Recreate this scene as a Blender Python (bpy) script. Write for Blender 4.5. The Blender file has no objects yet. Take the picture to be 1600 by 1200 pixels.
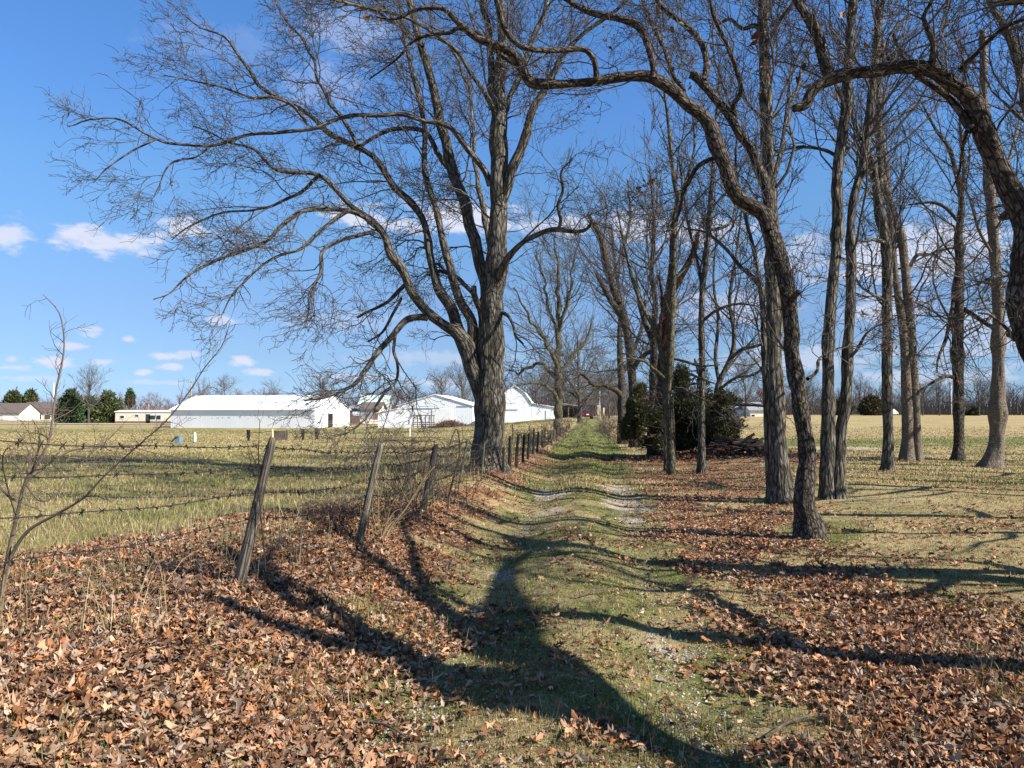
import bpy, math, random
import numpy as np
from mathutils import Vector
R = math.radians
scene = bpy.context.scene
# ------------------------------------------------------------------ camera
CAMZ, PITCH, FPX = 1.6, R(2.0), 1200.0
cam_d = bpy.data.cameras.new('camera'); cam = bpy.data.objects.new('camera', cam_d)
scene.collection.objects.link(cam); scene.camera = cam
cam.location = (0, 0, CAMZ); cam.rotation_euler = (R(90) + PITCH, 0, 0)
cam_d.sensor_width = 36; cam_d.lens = 27; cam_d.clip_end = 5000; cam_d.clip_start = 0.05
# ------------------------------------------------------------------ light
SUN_EL, SUN_AZ = R(37), R(115)          # azimuth clockwise from +Y
SUNV = np.array([math.sin(SUN_AZ) * math.cos(SUN_EL), math.cos(SUN_AZ) * math.cos(SUN_EL), math.sin(SUN_EL)])
sun_d = bpy.data.lights.new('sun', 'SUN'); sun = bpy.data.objects.new('sun', sun_d)
scene.collection.objects.link(sun)
sun_d.energy = 5.0; sun_d.angle = R(0.55); sun_d.color = (1.0, 0.945, 0.86)
sun.location = (30, -12, 25)
sun.rotation_euler = Vector(-SUNV).to_track_quat('-Z', 'Y').to_euler()
scene.view_settings.view_transform = 'Standard'; scene.view_settings.look = 'None'
scene.view_settings.exposure = 0.88; scene.view_settings.gamma = 1
scene.cycles.max_bounces = 6; scene.cycles.diffuse_bounces = 3; scene.cycles.glossy_bounces = 2
scene.cycles.transparent_max_bounces = 8

def nod(nt, t, **kw):
    n = nt.nodes.new(t)
    for k, v in kw.items(): setattr(n, k, v)
    return n
def mathn(nt, op, a, b=None, c=None, clamp=False):
    n = nod(nt, 'ShaderNodeMath', operation=op); n.use_clamp = clamp
    for i, x in enumerate((a, b, c)):
        if x is None: continue
        if isinstance(x, (int, float)): n.inputs[i].default_value = x
        else: nt.links.new(x, n.inputs[i])
    return n.outputs[0]
def mixc(nt, f, a, b, mode='MIX'):
    n = nod(nt, 'ShaderNodeMix', data_type='RGBA', blend_type=mode)
    for i, x in ((0, f), (6, a), (7, b)):
        if isinstance(x, (int, float)): n.inputs[i].default_value = x
        elif isinstance(x, tuple): n.inputs[i].default_value = x if len(x) == 4 else (*x, 1)
        else: nt.links.new(x, n.inputs[i])
    return n.outputs[2]
def smooth(nt, x, lo, hi):
    n = nod(nt, 'ShaderNodeMapRange', interpolation_type='SMOOTHSTEP')
    nt.links.new(x, n.inputs[0]); n.inputs[1].default_value = lo; n.inputs[2].default_value = hi
    return n.outputs[0]

world = bpy.data.worlds.new('World'); scene.world = world; world.use_nodes = True
nt = world.node_tree; nt.nodes.clear()
sky = nod(nt, 'ShaderNodeTexSky', sky_type='NISHITA'); sky.sun_disc = False
sky.sun_elevation = SUN_EL; sky.sun_rotation = SUN_AZ; sky.air_density = 1.0; sky.dust_density = 0.15; sky.ozone_density = 4.0
hs = nod(nt, 'ShaderNodeHueSaturation'); hs.inputs['Saturation'].default_value = 1.12; hs.inputs['Value'].default_value = 1.12 * 1.4
nt.links.new(sky.outputs[0], hs.inputs['Color'])
tc = nod(nt, 'ShaderNodeTexCoord'); sx = nod(nt, 'ShaderNodeSeparateXYZ'); nt.links.new(tc.outputs['Generated'], sx.inputs[0])
az = mathn(nt, 'ARCTAN2', sx.outputs[0], sx.outputs[1]); el = mathn(nt, 'ARCSINE', sx.outputs[2])
rp = nod(nt, 'ShaderNodeValToRGB'); rp.color_ramp.interpolation = 'LINEAR'
RS = [(.0, .41, .6, 1.16), (.035, .42, .56, .92), (.068, .49, .57, .80), (.134, .67, .68, .82), (.2, .81, .85, .93), (.28, .9, 1., 1.07), (.37, .9, 1.05, 1.24), (.52, .91, 1.13, 1.3), (.8, .62, .70, .72), (1.2, .5, .5, .45)]
while len(rp.color_ramp.elements) < len(RS): rp.color_ramp.elements.new(.5)
for e_, (p_, r_, g_, b_) in zip(rp.color_ramp.elements, RS): e_.position = p_ / 1.2
for e_, (p_, r_, g_, b_) in zip(rp.color_ramp.elements, RS): e_.color = (r_ / 1.4, g_ / 1.4, b_ / 1.4, 1)
nt.links.new(mathn(nt, 'DIVIDE', el, 1.2, clamp=True), rp.inputs[0])
skyc = mixc(nt, 1.0, hs.outputs[0], rp.outputs[0], 'MULTIPLY')
ae = nod(nt, 'ShaderNodeCombineXYZ'); nt.links.new(az, ae.inputs[0]); nt.links.new(el, ae.inputs[1])
nm = nod(nt, 'ShaderNodeMapping'); nt.links.new(ae.outputs[0], nm.inputs[0]); nm.inputs['Scale'].default_value = (14, 30, 1)
no = nod(nt, 'ShaderNodeTexNoise'); no.inputs['Scale'].default_value = 2.2; no.inputs['Detail'].default_value = 7; no.inputs['Roughness'].default_value = 0.6
nt.links.new(nm.outputs[0], no.inputs[0])
# clouds: (azimuth px, elevation px, half width px, half height px, opacity) in a 1200 px/rad chart
CL = [(175, 379, 100, 20, .95), (125, 366, 50, 18, .95), (150, 372, 60, 16, .9), (10, 366, 40, 24, .85), (282, 354, 46, 18, .85), (300, 362, 50, 10, .8), (352, 500, 32, 9, .7),
      (198, 529, 20, 6, .9), (250, 556, 34, 8, .9), (135, 514, 26, 5, .6), (140, 523, 22, 5, .6), (110, 539, 26, 7, .75), (18, 562, 18, 6, .9), (28, 575, 30, 6, .9), (85, 564, 34, 9, .95),
      (155, 566, 24, 6, .75), (222, 581, 18, 5, .9), (262, 573, 26, 6, .8), (380, 562, 24, 9, .95), (405, 582, 30, 6, .8), (290, 553, 26, 6, .6), (60, 592, 60, 5, .45), (240, 598, 60, 4, .4),
      (560, 338, 60, 22, .95), (720, 338, 110, 28, 1), (640, 352, 60, 14, .8), (880, 350, 80, 20, .8), (990, 350, 70, 30, .8), (1100, 360, 90, 26, .8), (1250, 400, 70, 40, .5),
      (1380, 400, 110, 42, .9), (1480, 385, 120, 50, .85), (1390, 480, 90, 30, .7), (1150, 480, 120, 30, .5), (1540, 520, 110, 50, .45), (1250, 560, 150, 24, .5), (1450, 590, 150, 16, .5),
      (700, 560, 150, 14, .4), (560, 590, 90, 8, .6), (690, 598, 70, 8, .6), (500, 130, 90, 40, .22), (340, 60, 140, 30, .1), (540, 40, 100, 40, .3), (540, 500, 120, 20, .25), (1750, 420, 120, 60, .7), (-120, 420, 90, 30, .9), (-150, 560, 60, 8, .9)]
cov = None
for (cx, cy, w, h, op) in CL:
    a0 = math.atan((cx - 800) / FPX); e0 = math.atan((642 - cy) / FPX * math.cos(a0))
    m = nod(nt, 'ShaderNodeMapping', vector_type='TEXTURE')
    m.inputs['Location'].default_value = (a0, e0, 0); m.inputs['Scale'].default_value = (w / FPX * math.cos(a0) ** 2, h / FPX, 1)
    nt.links.new(ae.outputs[0], m.inputs[0])
    l = nod(nt, 'ShaderNodeVectorMath', operation='LENGTH'); nt.links.new(m.outputs[0], l.inputs[0])
    v = mathn(nt, 'MULTIPLY_ADD', l.outputs['Value'], -1.0, 1.0)
    v = mathn(nt, 'MULTIPLY_ADD', no.outputs[0], 2.6, mathn(nt, 'ADD', v, -1.25))
    v = mathn(nt, 'MULTIPLY', smooth(nt, v, -0.02, 0.75), op)
    cov = v if cov is None else mathn(nt, 'MAXIMUM', cov, v)
ccol = mixc(nt, no.outputs[0], (4.3, 5.0, 6.6), (6.3, 6.2, 6.9))
fin = mixc(nt, cov, skyc, ccol)
bg = nod(nt, 'ShaderNodeBackground'); bg.inputs[1].default_value = 0.078
nt.links.new(fin, bg.inputs[0])
wo = nod(nt, 'ShaderNodeOutputWorld'); nt.links.new(bg.outputs[0], wo.inputs[0])

# ------------------------------------------------------------------ numeric helpers
def h3(ix, iy, iz, seed):
    n = (ix * 374761393 + iy * 668265263 + iz * 2147483647 + seed * 974634777) & 0xffffffff
    n = ((n ^ (n >> 13)) * 1274126177) & 0xffffffff
    n = ((n ^ (n >> 16)) * 2246822519) & 0xffffffff
    return ((n ^ (n >> 15)) & 0xffffff) / float(0xffffff)
def vnoise(p, seed=0):
    p = np.asarray(p, float); i = np.floor(p).astype(np.int64); f = p - i; f = f * f * (3 - 2 * f); r = 0
    for a in (0, 1):
        for b in (0, 1):
            for c in (0, 1):
                w = (f[:, 0] if a else 1 - f[:, 0]) * (f[:, 1] if b else 1 - f[:, 1]) * (f[:, 2] if c else 1 - f[:, 2])
                r = r + w * h3(i[:, 0] + a, i[:, 1] + b, i[:, 2] + c, seed)
    return r
def n2(x, y, s, seed=0, oct=3):
    x = np.asarray(x, float); y = np.asarray(y, float); r = 0; a = .5; t = 0
    for k in range(oct):
        r = r + a * vnoise(np.stack([x.ravel() * s, y.ravel() * s, np.full(x.size, k * 7.3 + .5)], 1), seed + k).reshape(x.shape); t += a; a *= .5; s *= 2.1
    return r / t
def sst(x, a, b):
    t = np.clip((np.asarray(x, float) - a) / (b - a), 0, 1); return t * t * (3 - 2 * t)
def lane_x(y): return -0.2 + 0.104 * np.asarray(y, float)
def H(x, y):
    x = np.asarray(x, float); y = np.asarray(y, float); d = x - lane_x(y)
    near = 1 - sst(y, 30, 70)
    h = 0.07 * np.exp(-(d / .42) ** 2) - 0.045 * np.exp(-((np.abs(d) - .75) / .28) ** 2) * near
    bank = sst(-d, 0.95, 2.3) * (1 - .45 * sst(-d, 3.2, 7))
    h = h + 0.33 * bank * (1 - .5 * sst(y, 12, 30)) 
    h = h + 0.16 * sst(d, 2.2, 6.0) * near - 0.03 * np.exp(-((d - 1.7) / .6) ** 2) * near
    h = h - 1.1 * sst(y, 30, 110) * sst(-d, 6, 26) + .35 * sst(y, 40, 100) * (1 - sst(-d, 3, 12))
    h = h + (n2(x, y, .45, 3, 2) - .5) * .10 * sst(np.abs(d), .8, 2.5) + (n2(x, y, 2.2, 8, 2) - .5) * .035
    h = h + (n2(x, y, .02, 5, 2) - .5) * .5 * sst(y, 60, 160)
    return h
def H1(x, y): return float(H(np.array([x]), np.array([y]))[0])
CP, SP = math.cos(PITCH), math.sin(PITCH)
def ray(px, py):
    a = (px - 800) / FPX; b = (600 - py) / FPX
    return np.array([a, CP - b * SP, SP + b * CP])
def P(px, py, Y):
    d = ray(px, py); t = Y / d[1]; return np.array([0, 0, CAMZ]) + d * t
def hit(px, py, ymax=400):
    d = ray(px, py); lo = 1.0; prev = None
    ts = np.geomspace(1.5, ymax, 900); p = d[None] * ts[:, None]; p[:, 2] += CAMZ
    below = p[:, 2] < H(p[:, 0], p[:, 1]); i = int(np.argmax(below)) if below.any() else len(ts) - 1
    q = p[i]; return np.array([q[0], q[1], H1(q[0], q[1])])

col = scene.collection
def props(o, label=None, cat=None, group=None, kind=None):
    if label: o['label'] = label
    if cat: o['category'] = cat
    if group: o['group'] = group
    if kind: o['kind'] = kind
    return o
def empty(name, loc, label, cat, group=None, rz=0):
    o = bpy.data.objects.new(name, None); o.location = tuple(map(float, loc)); o.rotation_euler.z = rz
    o.empty_display_size = .3; col.objects.link(o); return props(o, label, cat, group)
def mesh(name, V, F, mat, parent=None, colors=None, smoothf=False, attrs=None, local=False, mats=None, midx=None):
    """V (n,3) world coords; F: (m,k) int array or list of such arrays"""
    V = np.asarray(V, float)
    if parent is not None and not local: V = V - np.array(parent.location)
    Fs = F if isinstance(F, list) else [F]
    Fs = [np.asarray(f, np.int32) for f in Fs if len(f)]
    me = bpy.data.meshes.new(name); me.vertices.add(len(V)); me.vertices.foreach_set('co', V.astype(np.float32).ravel())
    nl = sum(f.size for f in Fs); nf = sum(len(f) for f in Fs)
    me.loops.add(nl); me.loops.foreach_set('vertex_index', np.concatenate([f.ravel() for f in Fs]))
    tot = np.concatenate([np.full(len(f), f.shape[1], np.int32) for f in Fs]); st = np.concatenate([[0], np.cumsum(tot)[:-1]]).astype(np.int32)
    me.polygons.add(nf); me.polygons.foreach_set('loop_start', st); me.polygons.foreach_set('loop_total', tot)
    me.polygons.foreach_set('use_smooth', np.full(nf, bool(smoothf)))
    if midx is not None: me.polygons.foreach_set('material_index', np.asarray(midx, np.int32))
    me.update(calc_edges=True)
    if colors is not None:
        a = me.color_attributes.new('col', 'FLOAT_COLOR', 'POINT')
        c = np.ones((len(V), 4), np.float32); c[:, :3] = colors; a.data.foreach_set('color', c.ravel())
    for k, v in (attrs or {}).items():
        a = me.attributes.new(k, 'FLOAT_VECTOR', 'POINT'); a.data.foreach_set('vector', np.asarray(v, np.float32).ravel())
    for m in (mats or [mat]): me.materials.append(m)
    o = bpy.data.objects.new(name, me); col.objects.link(o)
    if parent is not None: o.parent = parent
    return o

class MB:
    def __init__(s): s.v = []; s.f = []; s.n = 0
    def add(s, V, F):
        s.v.append(np.asarray(V, float))
        for f in F: s.f.append(tuple(i + s.n for i in f))
        s.n += len(V); return s
    def box(s, c, d, rz=0, ry=0, rx=0):
        x, y, z = d[0] / 2, d[1] / 2, d[2] / 2
        V = np.array([(a * x, b * y, e * z) for e in (-1, 1) for b in (-1, 1) for a in (-1, 1)], float)
        for ang, i, j in ((rx, 1, 2), (ry, 2, 0), (rz, 0, 1)):
            if ang:
                ca, sa = math.cos(ang), math.sin(ang); a = V[:, i].copy(); V[:, i] = a * ca - V[:, j] * sa; V[:, j] = a * sa + V[:, j] * ca
        return s.add(V + np.array(c), [(0, 2, 3, 1), (4, 5, 7, 6), (0, 1, 5, 4), (2, 6, 7, 3), (0, 4, 6, 2), (1, 3, 7, 5)])
    def tube(s, pts, r, n=8):
        V, F, _ = tubes(np.array([pts], float), np.array([r if hasattr(r, '__len__') else [r] * len(pts)], float), n)
        return s.add(V, [tuple(x) for x in F] + [tuple(range(n))[::-1], tuple(range(len(V) - n, len(V)))])
    def prism(s, prof, y0, y1, axis='y'):
        n = len(prof); V = [(x, y, z) for y in (y0, y1) for x, z in prof]
        if axis == 'x': V = [(y, x, z) for x, y, z in V]
        F = [tuple(range(n)), tuple(range(2 * n - 1, n - 1, -1))] + [(i, i + n, (i + 1) % n + n, (i + 1) % n) for i in range(n)]
        return s.add(V, F)
    def build(s, name, mat, parent=None, local=True, smoothf=False):
        V = np.concatenate(s.v); by = {}
        for f in s.f: by.setdefault(len(f), []).append(f)
        return mesh(name, V, [np.array(x) for x in by.values()], mat, parent, local=local, smoothf=smoothf)

def norm(v): return v / np.maximum(np.linalg.norm(v, axis=-1, keepdims=True), 1e-9)
def tubes(Pp, Rr, sides, disp=None):
    """Pp (N,K,3), Rr (N,K) -> verts, quads, bark coords"""
    N, K, _ = Pp.shape
    T = np.empty_like(Pp); T[:, 1:-1] = Pp[:, 2:] - Pp[:, :-2]; T[:, 0] = Pp[:, 1] - Pp[:, 0]; T[:, -1] = Pp[:, -1] - Pp[:, -2]; T = norm(T)
    U = np.empty_like(Pp)
    ref = np.where(np.abs(T[:, 0, 2:3]) > .8, np.array([[1., 0, 0]]), np.array([[0, 0, 1.]]))
    u = norm(np.cross(ref, T[:, 0]))
    for k in range(K):
        u = norm(u - (u * T[:, k]).sum(-1, keepdims=True) * T[:, k]); U[:, k] = u
    W = np.cross(T, U)
    a = np.arange(sides) * 2 * np.pi / sides
    ca, sa = np.cos(a), np.sin(a)
    seg = np.linalg.norm(np.diff(Pp, axis=1), axis=-1); L = np.concatenate([np.zeros((N, 1)), np.cumsum(seg, 1)], 1)
    bark = np.stack([ca[None, None] * Rr[..., None] , sa[None, None] * Rr[..., None], np.broadcast_to(L[..., None], (N, K, sides))], -1)
    rr = Rr[..., None] * np.ones(sides)
    if disp is not None: rr = disp(bark, rr, L)
    V = Pp[:, :, None] + rr[..., None] * (ca[None, None, :, None] * U[:, :, None] + sa[None, None, :, None] * W[:, :, None])
    i = np.arange(K - 1)[:, None] * sides; j = np.arange(sides)[None]; j2 = (j + 1) % sides
    q = np.stack([i + j, i + j2, i + sides + j2, i + sides + j], -1).reshape(-1, 4)
    F = (np.arange(N)[:, None, None] * (K * sides) + q[None]).reshape(-1, 4)
    return V.reshape(-1, 3), F, bark.reshape(-1, 3)

# ------------------------------------------------------------------ materials
def principled(name, rough=.85, spec=.25):
    m = bpy.data.materials.new(name); m.use_nodes = True; nt = m.node_tree
    b = nt.nodes['Principled BSDF']; b.inputs['Roughness'].default_value = rough; b.inputs['Specular IOR Level'].default_value = spec
    return m, nt, b
def plain(name, c, rough=.8, var=.18, scale=3.0, spec=.25, metal=0, dirt=None):
    m, nt, b = principled(name, rough, spec); b.inputs['Metallic'].default_value = metal
    t = nod(nt, 'ShaderNodeTexCoord'); n = nod(nt, 'ShaderNodeTexNoise'); n.inputs['Scale'].default_value = scale; n.inputs['Detail'].default_value = 5
    nt.links.new(t.outputs['Object'], n.inputs[0])
    c0 = tuple(x * (1 - var) for x in c); c1 = tuple(min(1, x * (1 + var)) for x in c)
    o = mixc(nt, smooth(nt, n.outputs[0], .3, .7), c0, c1)
    nt.links.new(o, b.inputs['Base Color']); return m
def bark_mat(name, c, dark, moss=(.12, .13, .06), mossf=.25, kx=16., kz=3.2, bump=.5, lich=.35):
    m, nt, b = principled(name, .9, .15)
    at = nod(nt, 'ShaderNodeAttribute', attribute_name='bark')
    mp = nod(nt, 'ShaderNodeMapping'); mp.inputs['Scale'].default_value = (kx, kx, kz); nt.links.new(at.outputs['Vector'], mp.inputs[0])
    n1 = nod(nt, 'ShaderNodeTexNoise', noise_type='RIDGED_MULTIFRACTAL'); n1.inputs['Scale'].default_value = 1.0; n1.inputs['Detail'].default_value = 4; n1.inputs['Distortion'].default_value = .6
    nt.links.new(mp.outputs[0], n1.inputs[0])
    n2_ = nod(nt, 'ShaderNodeTexNoise'); n2_.inputs['Scale'].default_value = 2.6; n2_.inputs['Detail'].default_value = 6; nt.links.new(mp.outputs[0], n2_.inputs[0])
    n3 = nod(nt, 'ShaderNodeTexNoise'); n3.inputs['Scale'].default_value = 1.3; n3.inputs['Detail'].default_value = 4; nt.links.new(at.outputs['Vector'], n3.inputs[0])
    n4 = nod(nt, 'ShaderNodeTexNoise'); n4.inputs['Scale'].default_value = 9; n4.inputs['Detail'].default_value = 5; nt.links.new(at.outputs['Vector'], n4.inputs[0])
    base = mixc(nt, smooth(nt, n2_.outputs[0], .34, .66), dark, c)
    base = mixc(nt, mathn(nt, 'MULTIPLY', smooth(nt, n3.outputs[0], .45, .7), mossf), base, moss)
    base = mixc(nt, mathn(nt, 'MULTIPLY', smooth(nt, n4.outputs[0], .58, .7), lich), base, tuple(min(1, x * 1.6 + .03) for x in c))
    crack = smooth(nt, n1.outputs[0], .25, .9)
    m5 = nod(nt, 'ShaderNodeMapping'); m5.inputs['Scale'].default_value = (kx * .55, kx * .55, kz * .55); nt.links.new(at.outputs['Vector'], m5.inputs[0])
    v5 = nod(nt, 'ShaderNodeTexVoronoi', feature='DISTANCE_TO_EDGE'); nt.links.new(m5.outputs[0], v5.inputs[0]); v5.inputs['Scale'].default_value = 1.6
    nj = mixc(nt, .22, m5.outputs[0], n2_.outputs[1], 'ADD'); nt.links.new(nj, v5.inputs[0])
    plate = smooth(nt, v5.outputs['Distance'], .0, .16)
    base = mixc(nt, mathn(nt, 'MULTIPLY', mathn(nt, 'SUBTRACT', 1.0, crack), .45), base, tuple(x * .4 for x in dark))
    base = mixc(nt, mathn(nt, 'MULTIPLY', mathn(nt, 'SUBTRACT', 1.0, plate), .75 if bump > .3 else .2), base, tuple(x * .3 for x in dark))
    nt.links.new(base, b.inputs['Base Color'])
    bp = nod(nt, 'ShaderNodeBump'); bp.inputs['Strength'].default_value = bump; bp.inputs['Distance'].default_value = .035
    hh = mathn(nt, 'ADD', mathn(nt, 'MULTIPLY', plate, .9), mathn(nt, 'MULTIPLY_ADD', n2_.outputs[0], .35, n1.outputs[0])); nt.links.new(hh, bp.inputs['Height']); nt.links.new(bp.outputs[0], b.inputs['Normal'])
    return m
def attr_mat(name, rough=.75, spec=.2, trans=0.0, var=.25, scale=30):
    m, nt, b = principled(name, rough, spec)
    at = nod(nt, 'ShaderNodeAttribute', attribute_name='col')
    t = nod(nt, 'ShaderNodeTexCoord'); n = nod(nt, 'ShaderNodeTexNoise'); n.inputs['Scale'].default_value = scale; n.inputs['Detail'].default_value = 3
    nt.links.new(t.outputs['Object'], n.inputs[0])
    f = mathn(nt, 'MULTIPLY_ADD', n.outputs[0], var * 2, 1 - var)
    vm = nod(nt, 'ShaderNodeVectorMath', operation='SCALE'); nt.links.new(at.outputs['Color'], vm.inputs[0]); nt.links.new(f, vm.inputs['Scale'])
    nt.links.new(vm.outputs[0], b.inputs['Base Color'])
    if trans:
        tr = nod(nt, 'ShaderNodeBsdfTranslucent'); nt.links.new(vm.outputs[0], tr.inputs[0]); mx = nod(nt, 'ShaderNodeMixShader'); mx.inputs[0].default_value = trans
        nt.links.new(b.outputs[0], mx.inputs[1]); nt.links.new(tr.outputs[0], mx.inputs[2]); nt.links.new(mx.outputs[0], nt.nodes['Material Output'].inputs[0])
    return m

M = {}
M['bark_grey'] = bark_mat('bark_grey', (0.329, 0.273, 0.210), (.085, .07, .055), kx=15, kz=4.5, bump=.9)
M['bark_oak'] = bark_mat('bark_oak', (0.280, 0.231, 0.182), (.06, .048, .038), kx=22, kz=9, bump=.9)
M['bark_shag'] = bark_mat('bark_shag', (0.338, 0.305, 0.247), (.09, .078, .06), kx=14, kz=3.2, bump=1.0)
M['bark_pale'] = bark_mat('bark_pale', (0.56, 0.46, 0.35), (.15, .12, .09), kx=34, kz=20, bump=.6, lich=.6, mossf=.1)
M['bark_moss'] = bark_mat('bark_moss', (0.308, 0.280, 0.182), (.075, .068, .04), mossf=.5, kx=18, kz=5)
M['bark_far'] = bark_mat('bark_far', (0.247, 0.215, 0.182), (.09, .08, .068), kx=8, kz=3)
M['bark_vine'] = bark_mat('bark_vine', (.26, .13, .075), (.09, .042, .025), kx=20, kz=14, bump=1.0, mossf=.1)
M['twig'] = bark_mat('twig', (.235, .205, .175), (.10, .086, .074), bump=.2)
M['twig_light'] = bark_mat('twig_light', (.30, .25, .2), (.17, .14, .115), bump=.2)
M['twig_far'] = bark_mat('twig_far', (0.265, 0.224, 0.196), (.14, .118, .105), bump=0, kx=2, kz=1)
M['twig_red'] = bark_mat('twig_red', (.25, .155, .12), (.14, .085, .065), bump=0)
M['white_metal'] = None
# ------------------------------------------------------------------ ground
def leafmask(x, y):
    x = np.asarray(x, float); y = np.asarray(y, float); d = x - lane_x(y)
    nz = (n2(x, y, .9, 21, 3) - .5)
    nb = (n2(x, y, .35, 22, 3) - .5)
    edge = np.where(y < 6.8 + nb * 1.5, -60, np.minimum(-10.9 + .78 * y, lane_x(y) - 2.35))
    left = sst(-d + nz * 1.6, .7, 1.75) * sst(x - edge + nb * 2.4 + nz * .8, -.45, .5)
    wr = 2.7 + .9 * sst(y, 3, 1) * 0 + 1.3 * sst(y, 10, 19) + 3.8 * sst(y, 17, 24) + 3 * sst(-y, -6.5, -3.5)
    right = sst(d + nz * 1.7, .65, 1.9) * (1 - sst(d + nz * 1.6 + nb * 2.5, wr - .9, wr + 1.0)) * (1 - sst(y, 26, 31))
    right = np.maximum(right, .75 * sst(nb + nz * .8, .12, .3) * sst(d, 2, 3) * (1 - sst(y, 10, 14)))
    mid = .8 * sst(nz + .6 * nb, .02, .16) * (1 - sst(np.abs(d), 1.4, 2.0)) * sst(y, 17.5, 19.5) * (1 - sst(y, 27, 31))
    left *= (1 - .75 * sst(y, 26, 34))
    lo = sst(n2(x, y, 1.3, 31, 3), .50, .66) * .75 * (1 - sst(y, 20, 30))  # holes with grass
    return np.clip(np.maximum(np.maximum(left, right), mid) - lo, 0, 1)
def gravelmask(x, y):
    x = np.asarray(x, float); y = np.asarray(y, float); d = x - lane_x(y)
    nz = n2(x, y, 1.1, 41, 3); nf = n2(x, y, 5, 42, 2)
    g = .8 * sst(nz + .25 * (nf - .5), .56, .70) * np.exp(-((np.abs(d) - .72) / .26) ** 2) * (1 - sst(y, 17, 22))
    g = np.maximum(g, .50 * np.exp(-((np.abs(d) - .72) / .2) ** 2) * (1 - sst(y, 19, 26)) * (.55 + .9 * n2(x, y, .8, 44, 2)))
    for (cx, cy, w, h) in ((.72, 14.6, .42, 1.7), (2.02, 13.4, .5, 1.7), (2.2, 15.6, .45, 1.2), (.62, 12.2, .4, .6), (1.75, 11.5, .3, .6)):
        g = np.maximum(g, sst(1.3 - np.sqrt(((x - cx) / w) ** 2 + ((y - cy) / h) ** 2) + (nz - .5) * 1.6 + (nf - .5) * .8, .25, .85))
    road = sst(x, 10.4, 11.2) * (1 - sst(x + (nz - .5) * 2, 13.2, 15.5)) * sst(1.6 - np.abs(y - 29.6 - .02 * x) + (nz - .5) * 1.4, 0, .5)
    return np.clip(np.maximum(g, road), 0, 1)
def greenmask(x, y):
    x = np.asarray(x, float); y = np.asarray(y, float); d = x - lane_x(y)
    a = n2(x, y, .3, 51, 3); b = n2(x, y, 1.3, 52, 3)
    lane = (1 - sst(np.abs(d), 1.2, 1.7)) * (.55 + .5 * sst(y, 18, 23) - .25 * sst(y, 60, 90)) + (b - .5) * 1.1
    band = sst(x, 6, 9) * np.exp(-((y - 34 - .1 * x) / 7) ** 2) * .85
    fieldR = sst(d, 2, 3.2) * (.22 + .6 * sst(a, .5, .75) * (1 - sst(y, 36, 48)) - .5 * sst(y, 38, 50)) 
    past = sst(-d, 2.2, 3.2) * (.36 + 1.1 * (a - .5) + .9 * (n2(x * .25, y, .35, 53, 2) - .5)) * (1 - .25 * sst(y, 30, 60))
    past = past * .8 + sst(-d, 3, 5) * (.4 * np.exp(-((y - 95) / 22.) ** 2) + .22 * np.exp(-((y - 17) / 4.) ** 2))  # nearer term puts the big tree's shadow strip into the grass colour
    return np.clip(lane + np.maximum(band * sst(d, 3, 5), fieldR) + past + (b - .5) * .3, 0, 1)

def axis(lims, steps):
    out = [lims[0]]
    for (a, b, s) in steps:
        n = max(1, int(round((b - a) / s))); out += list(np.linspace(a, b, n + 1)[1:])
    return np.array(out)
def geo(a, b, n): return list(np.geomspace(a, b, n))
xs_pos = np.concatenate([np.arange(0, 6, .10), np.geomspace(6, 30, 60), np.geomspace(31.5, 900, 46)])
xs = np.concatenate([-xs_pos[:0:-1], xs_pos])
ys = np.concatenate([-np.geomspace(6, 120, 14)[::-1], np.arange(-5.5, 2, .5), np.arange(2, 12, .09), np.geomspace(12, 34, 110), np.geomspace(34.8, 160, 90), np.geomspace(164, 2600, 34)])
GX, GY = np.meshgrid(xs, ys); nx_, ny_ = len(xs), len(ys)
gx, gy = GX.ravel(), GY.ravel(); gz = H(gx, gy)
gcol = np.stack([leafmask(gx, gy), gravelmask(gx, gy), greenmask(gx, gy)], 1)
m, nt, b = principled('ground', .95, .1)
at = nod(nt, 'ShaderNodeAttribute', attribute_name='col'); sp = nod(nt, 'ShaderNodeSeparateColor'); nt.links.new(at.outputs['Color'], sp.inputs[0])
tcg = nod(nt, 'ShaderNodeTexCoord')
def gnoise(scale, det=5, rough=.6, typ=None, sc=(1, 1, 1)):
    mp = nod(nt, 'ShaderNodeMapping'); mp.inputs['Scale'].default_value = sc; nt.links.new(tcg.outputs['Object'], mp.inputs[0])
    n = nod(nt, 'ShaderNodeTexNoise'); n.inputs['Scale'].default_value = scale; n.inputs['Detail'].default_value = det; n.inputs['Roughness'].default_value = rough
    nt.links.new(mp.outputs[0], n.inputs[0]); return n.outputs[0]
nA = gnoise(2.2, 6, .65); nB = gnoise(38, 5, .7, sc=(1, .7, 1)); nC = gnoise(.25, 6, .6); nD = gnoise(9, 6, .75)
gm = smooth(nt, mathn(nt, 'ADD', mathn(nt, 'MULTIPLY_ADD', mathn(nt, 'SUBTRACT', nA, .5), .9, sp.outputs[2]), mathn(nt, 'MULTIPLY', mathn(nt, 'SUBTRACT', nD, .5), .8)), .22, .78)
tan_ = mixc(nt, smooth(nt, nB, .32, .68), (.20, .155, .07), (.47, .375, .20))
tan_ = mixc(nt, smooth(nt, nC, .4, .62), tan_, mixc(nt, nB, (.30, .24, .11), (.52, .43, .25)))
grn = mixc(nt, smooth(nt, nB, .32, .68), (.085, .095, .026), (.25, .27, .10))
gr = mixc(nt, gm, tan_, grn)
vo = nod(nt, 'ShaderNodeTexVoronoi'); vo.inputs['Scale'].default_value = 17; nt.links.new(tcg.outputs['Object'], vo.inputs[0])
wn = nod(nt, 'ShaderNodeSeparateColor'); nt.links.new(vo.outputs['Color'], wn.inputs[0])
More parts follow.
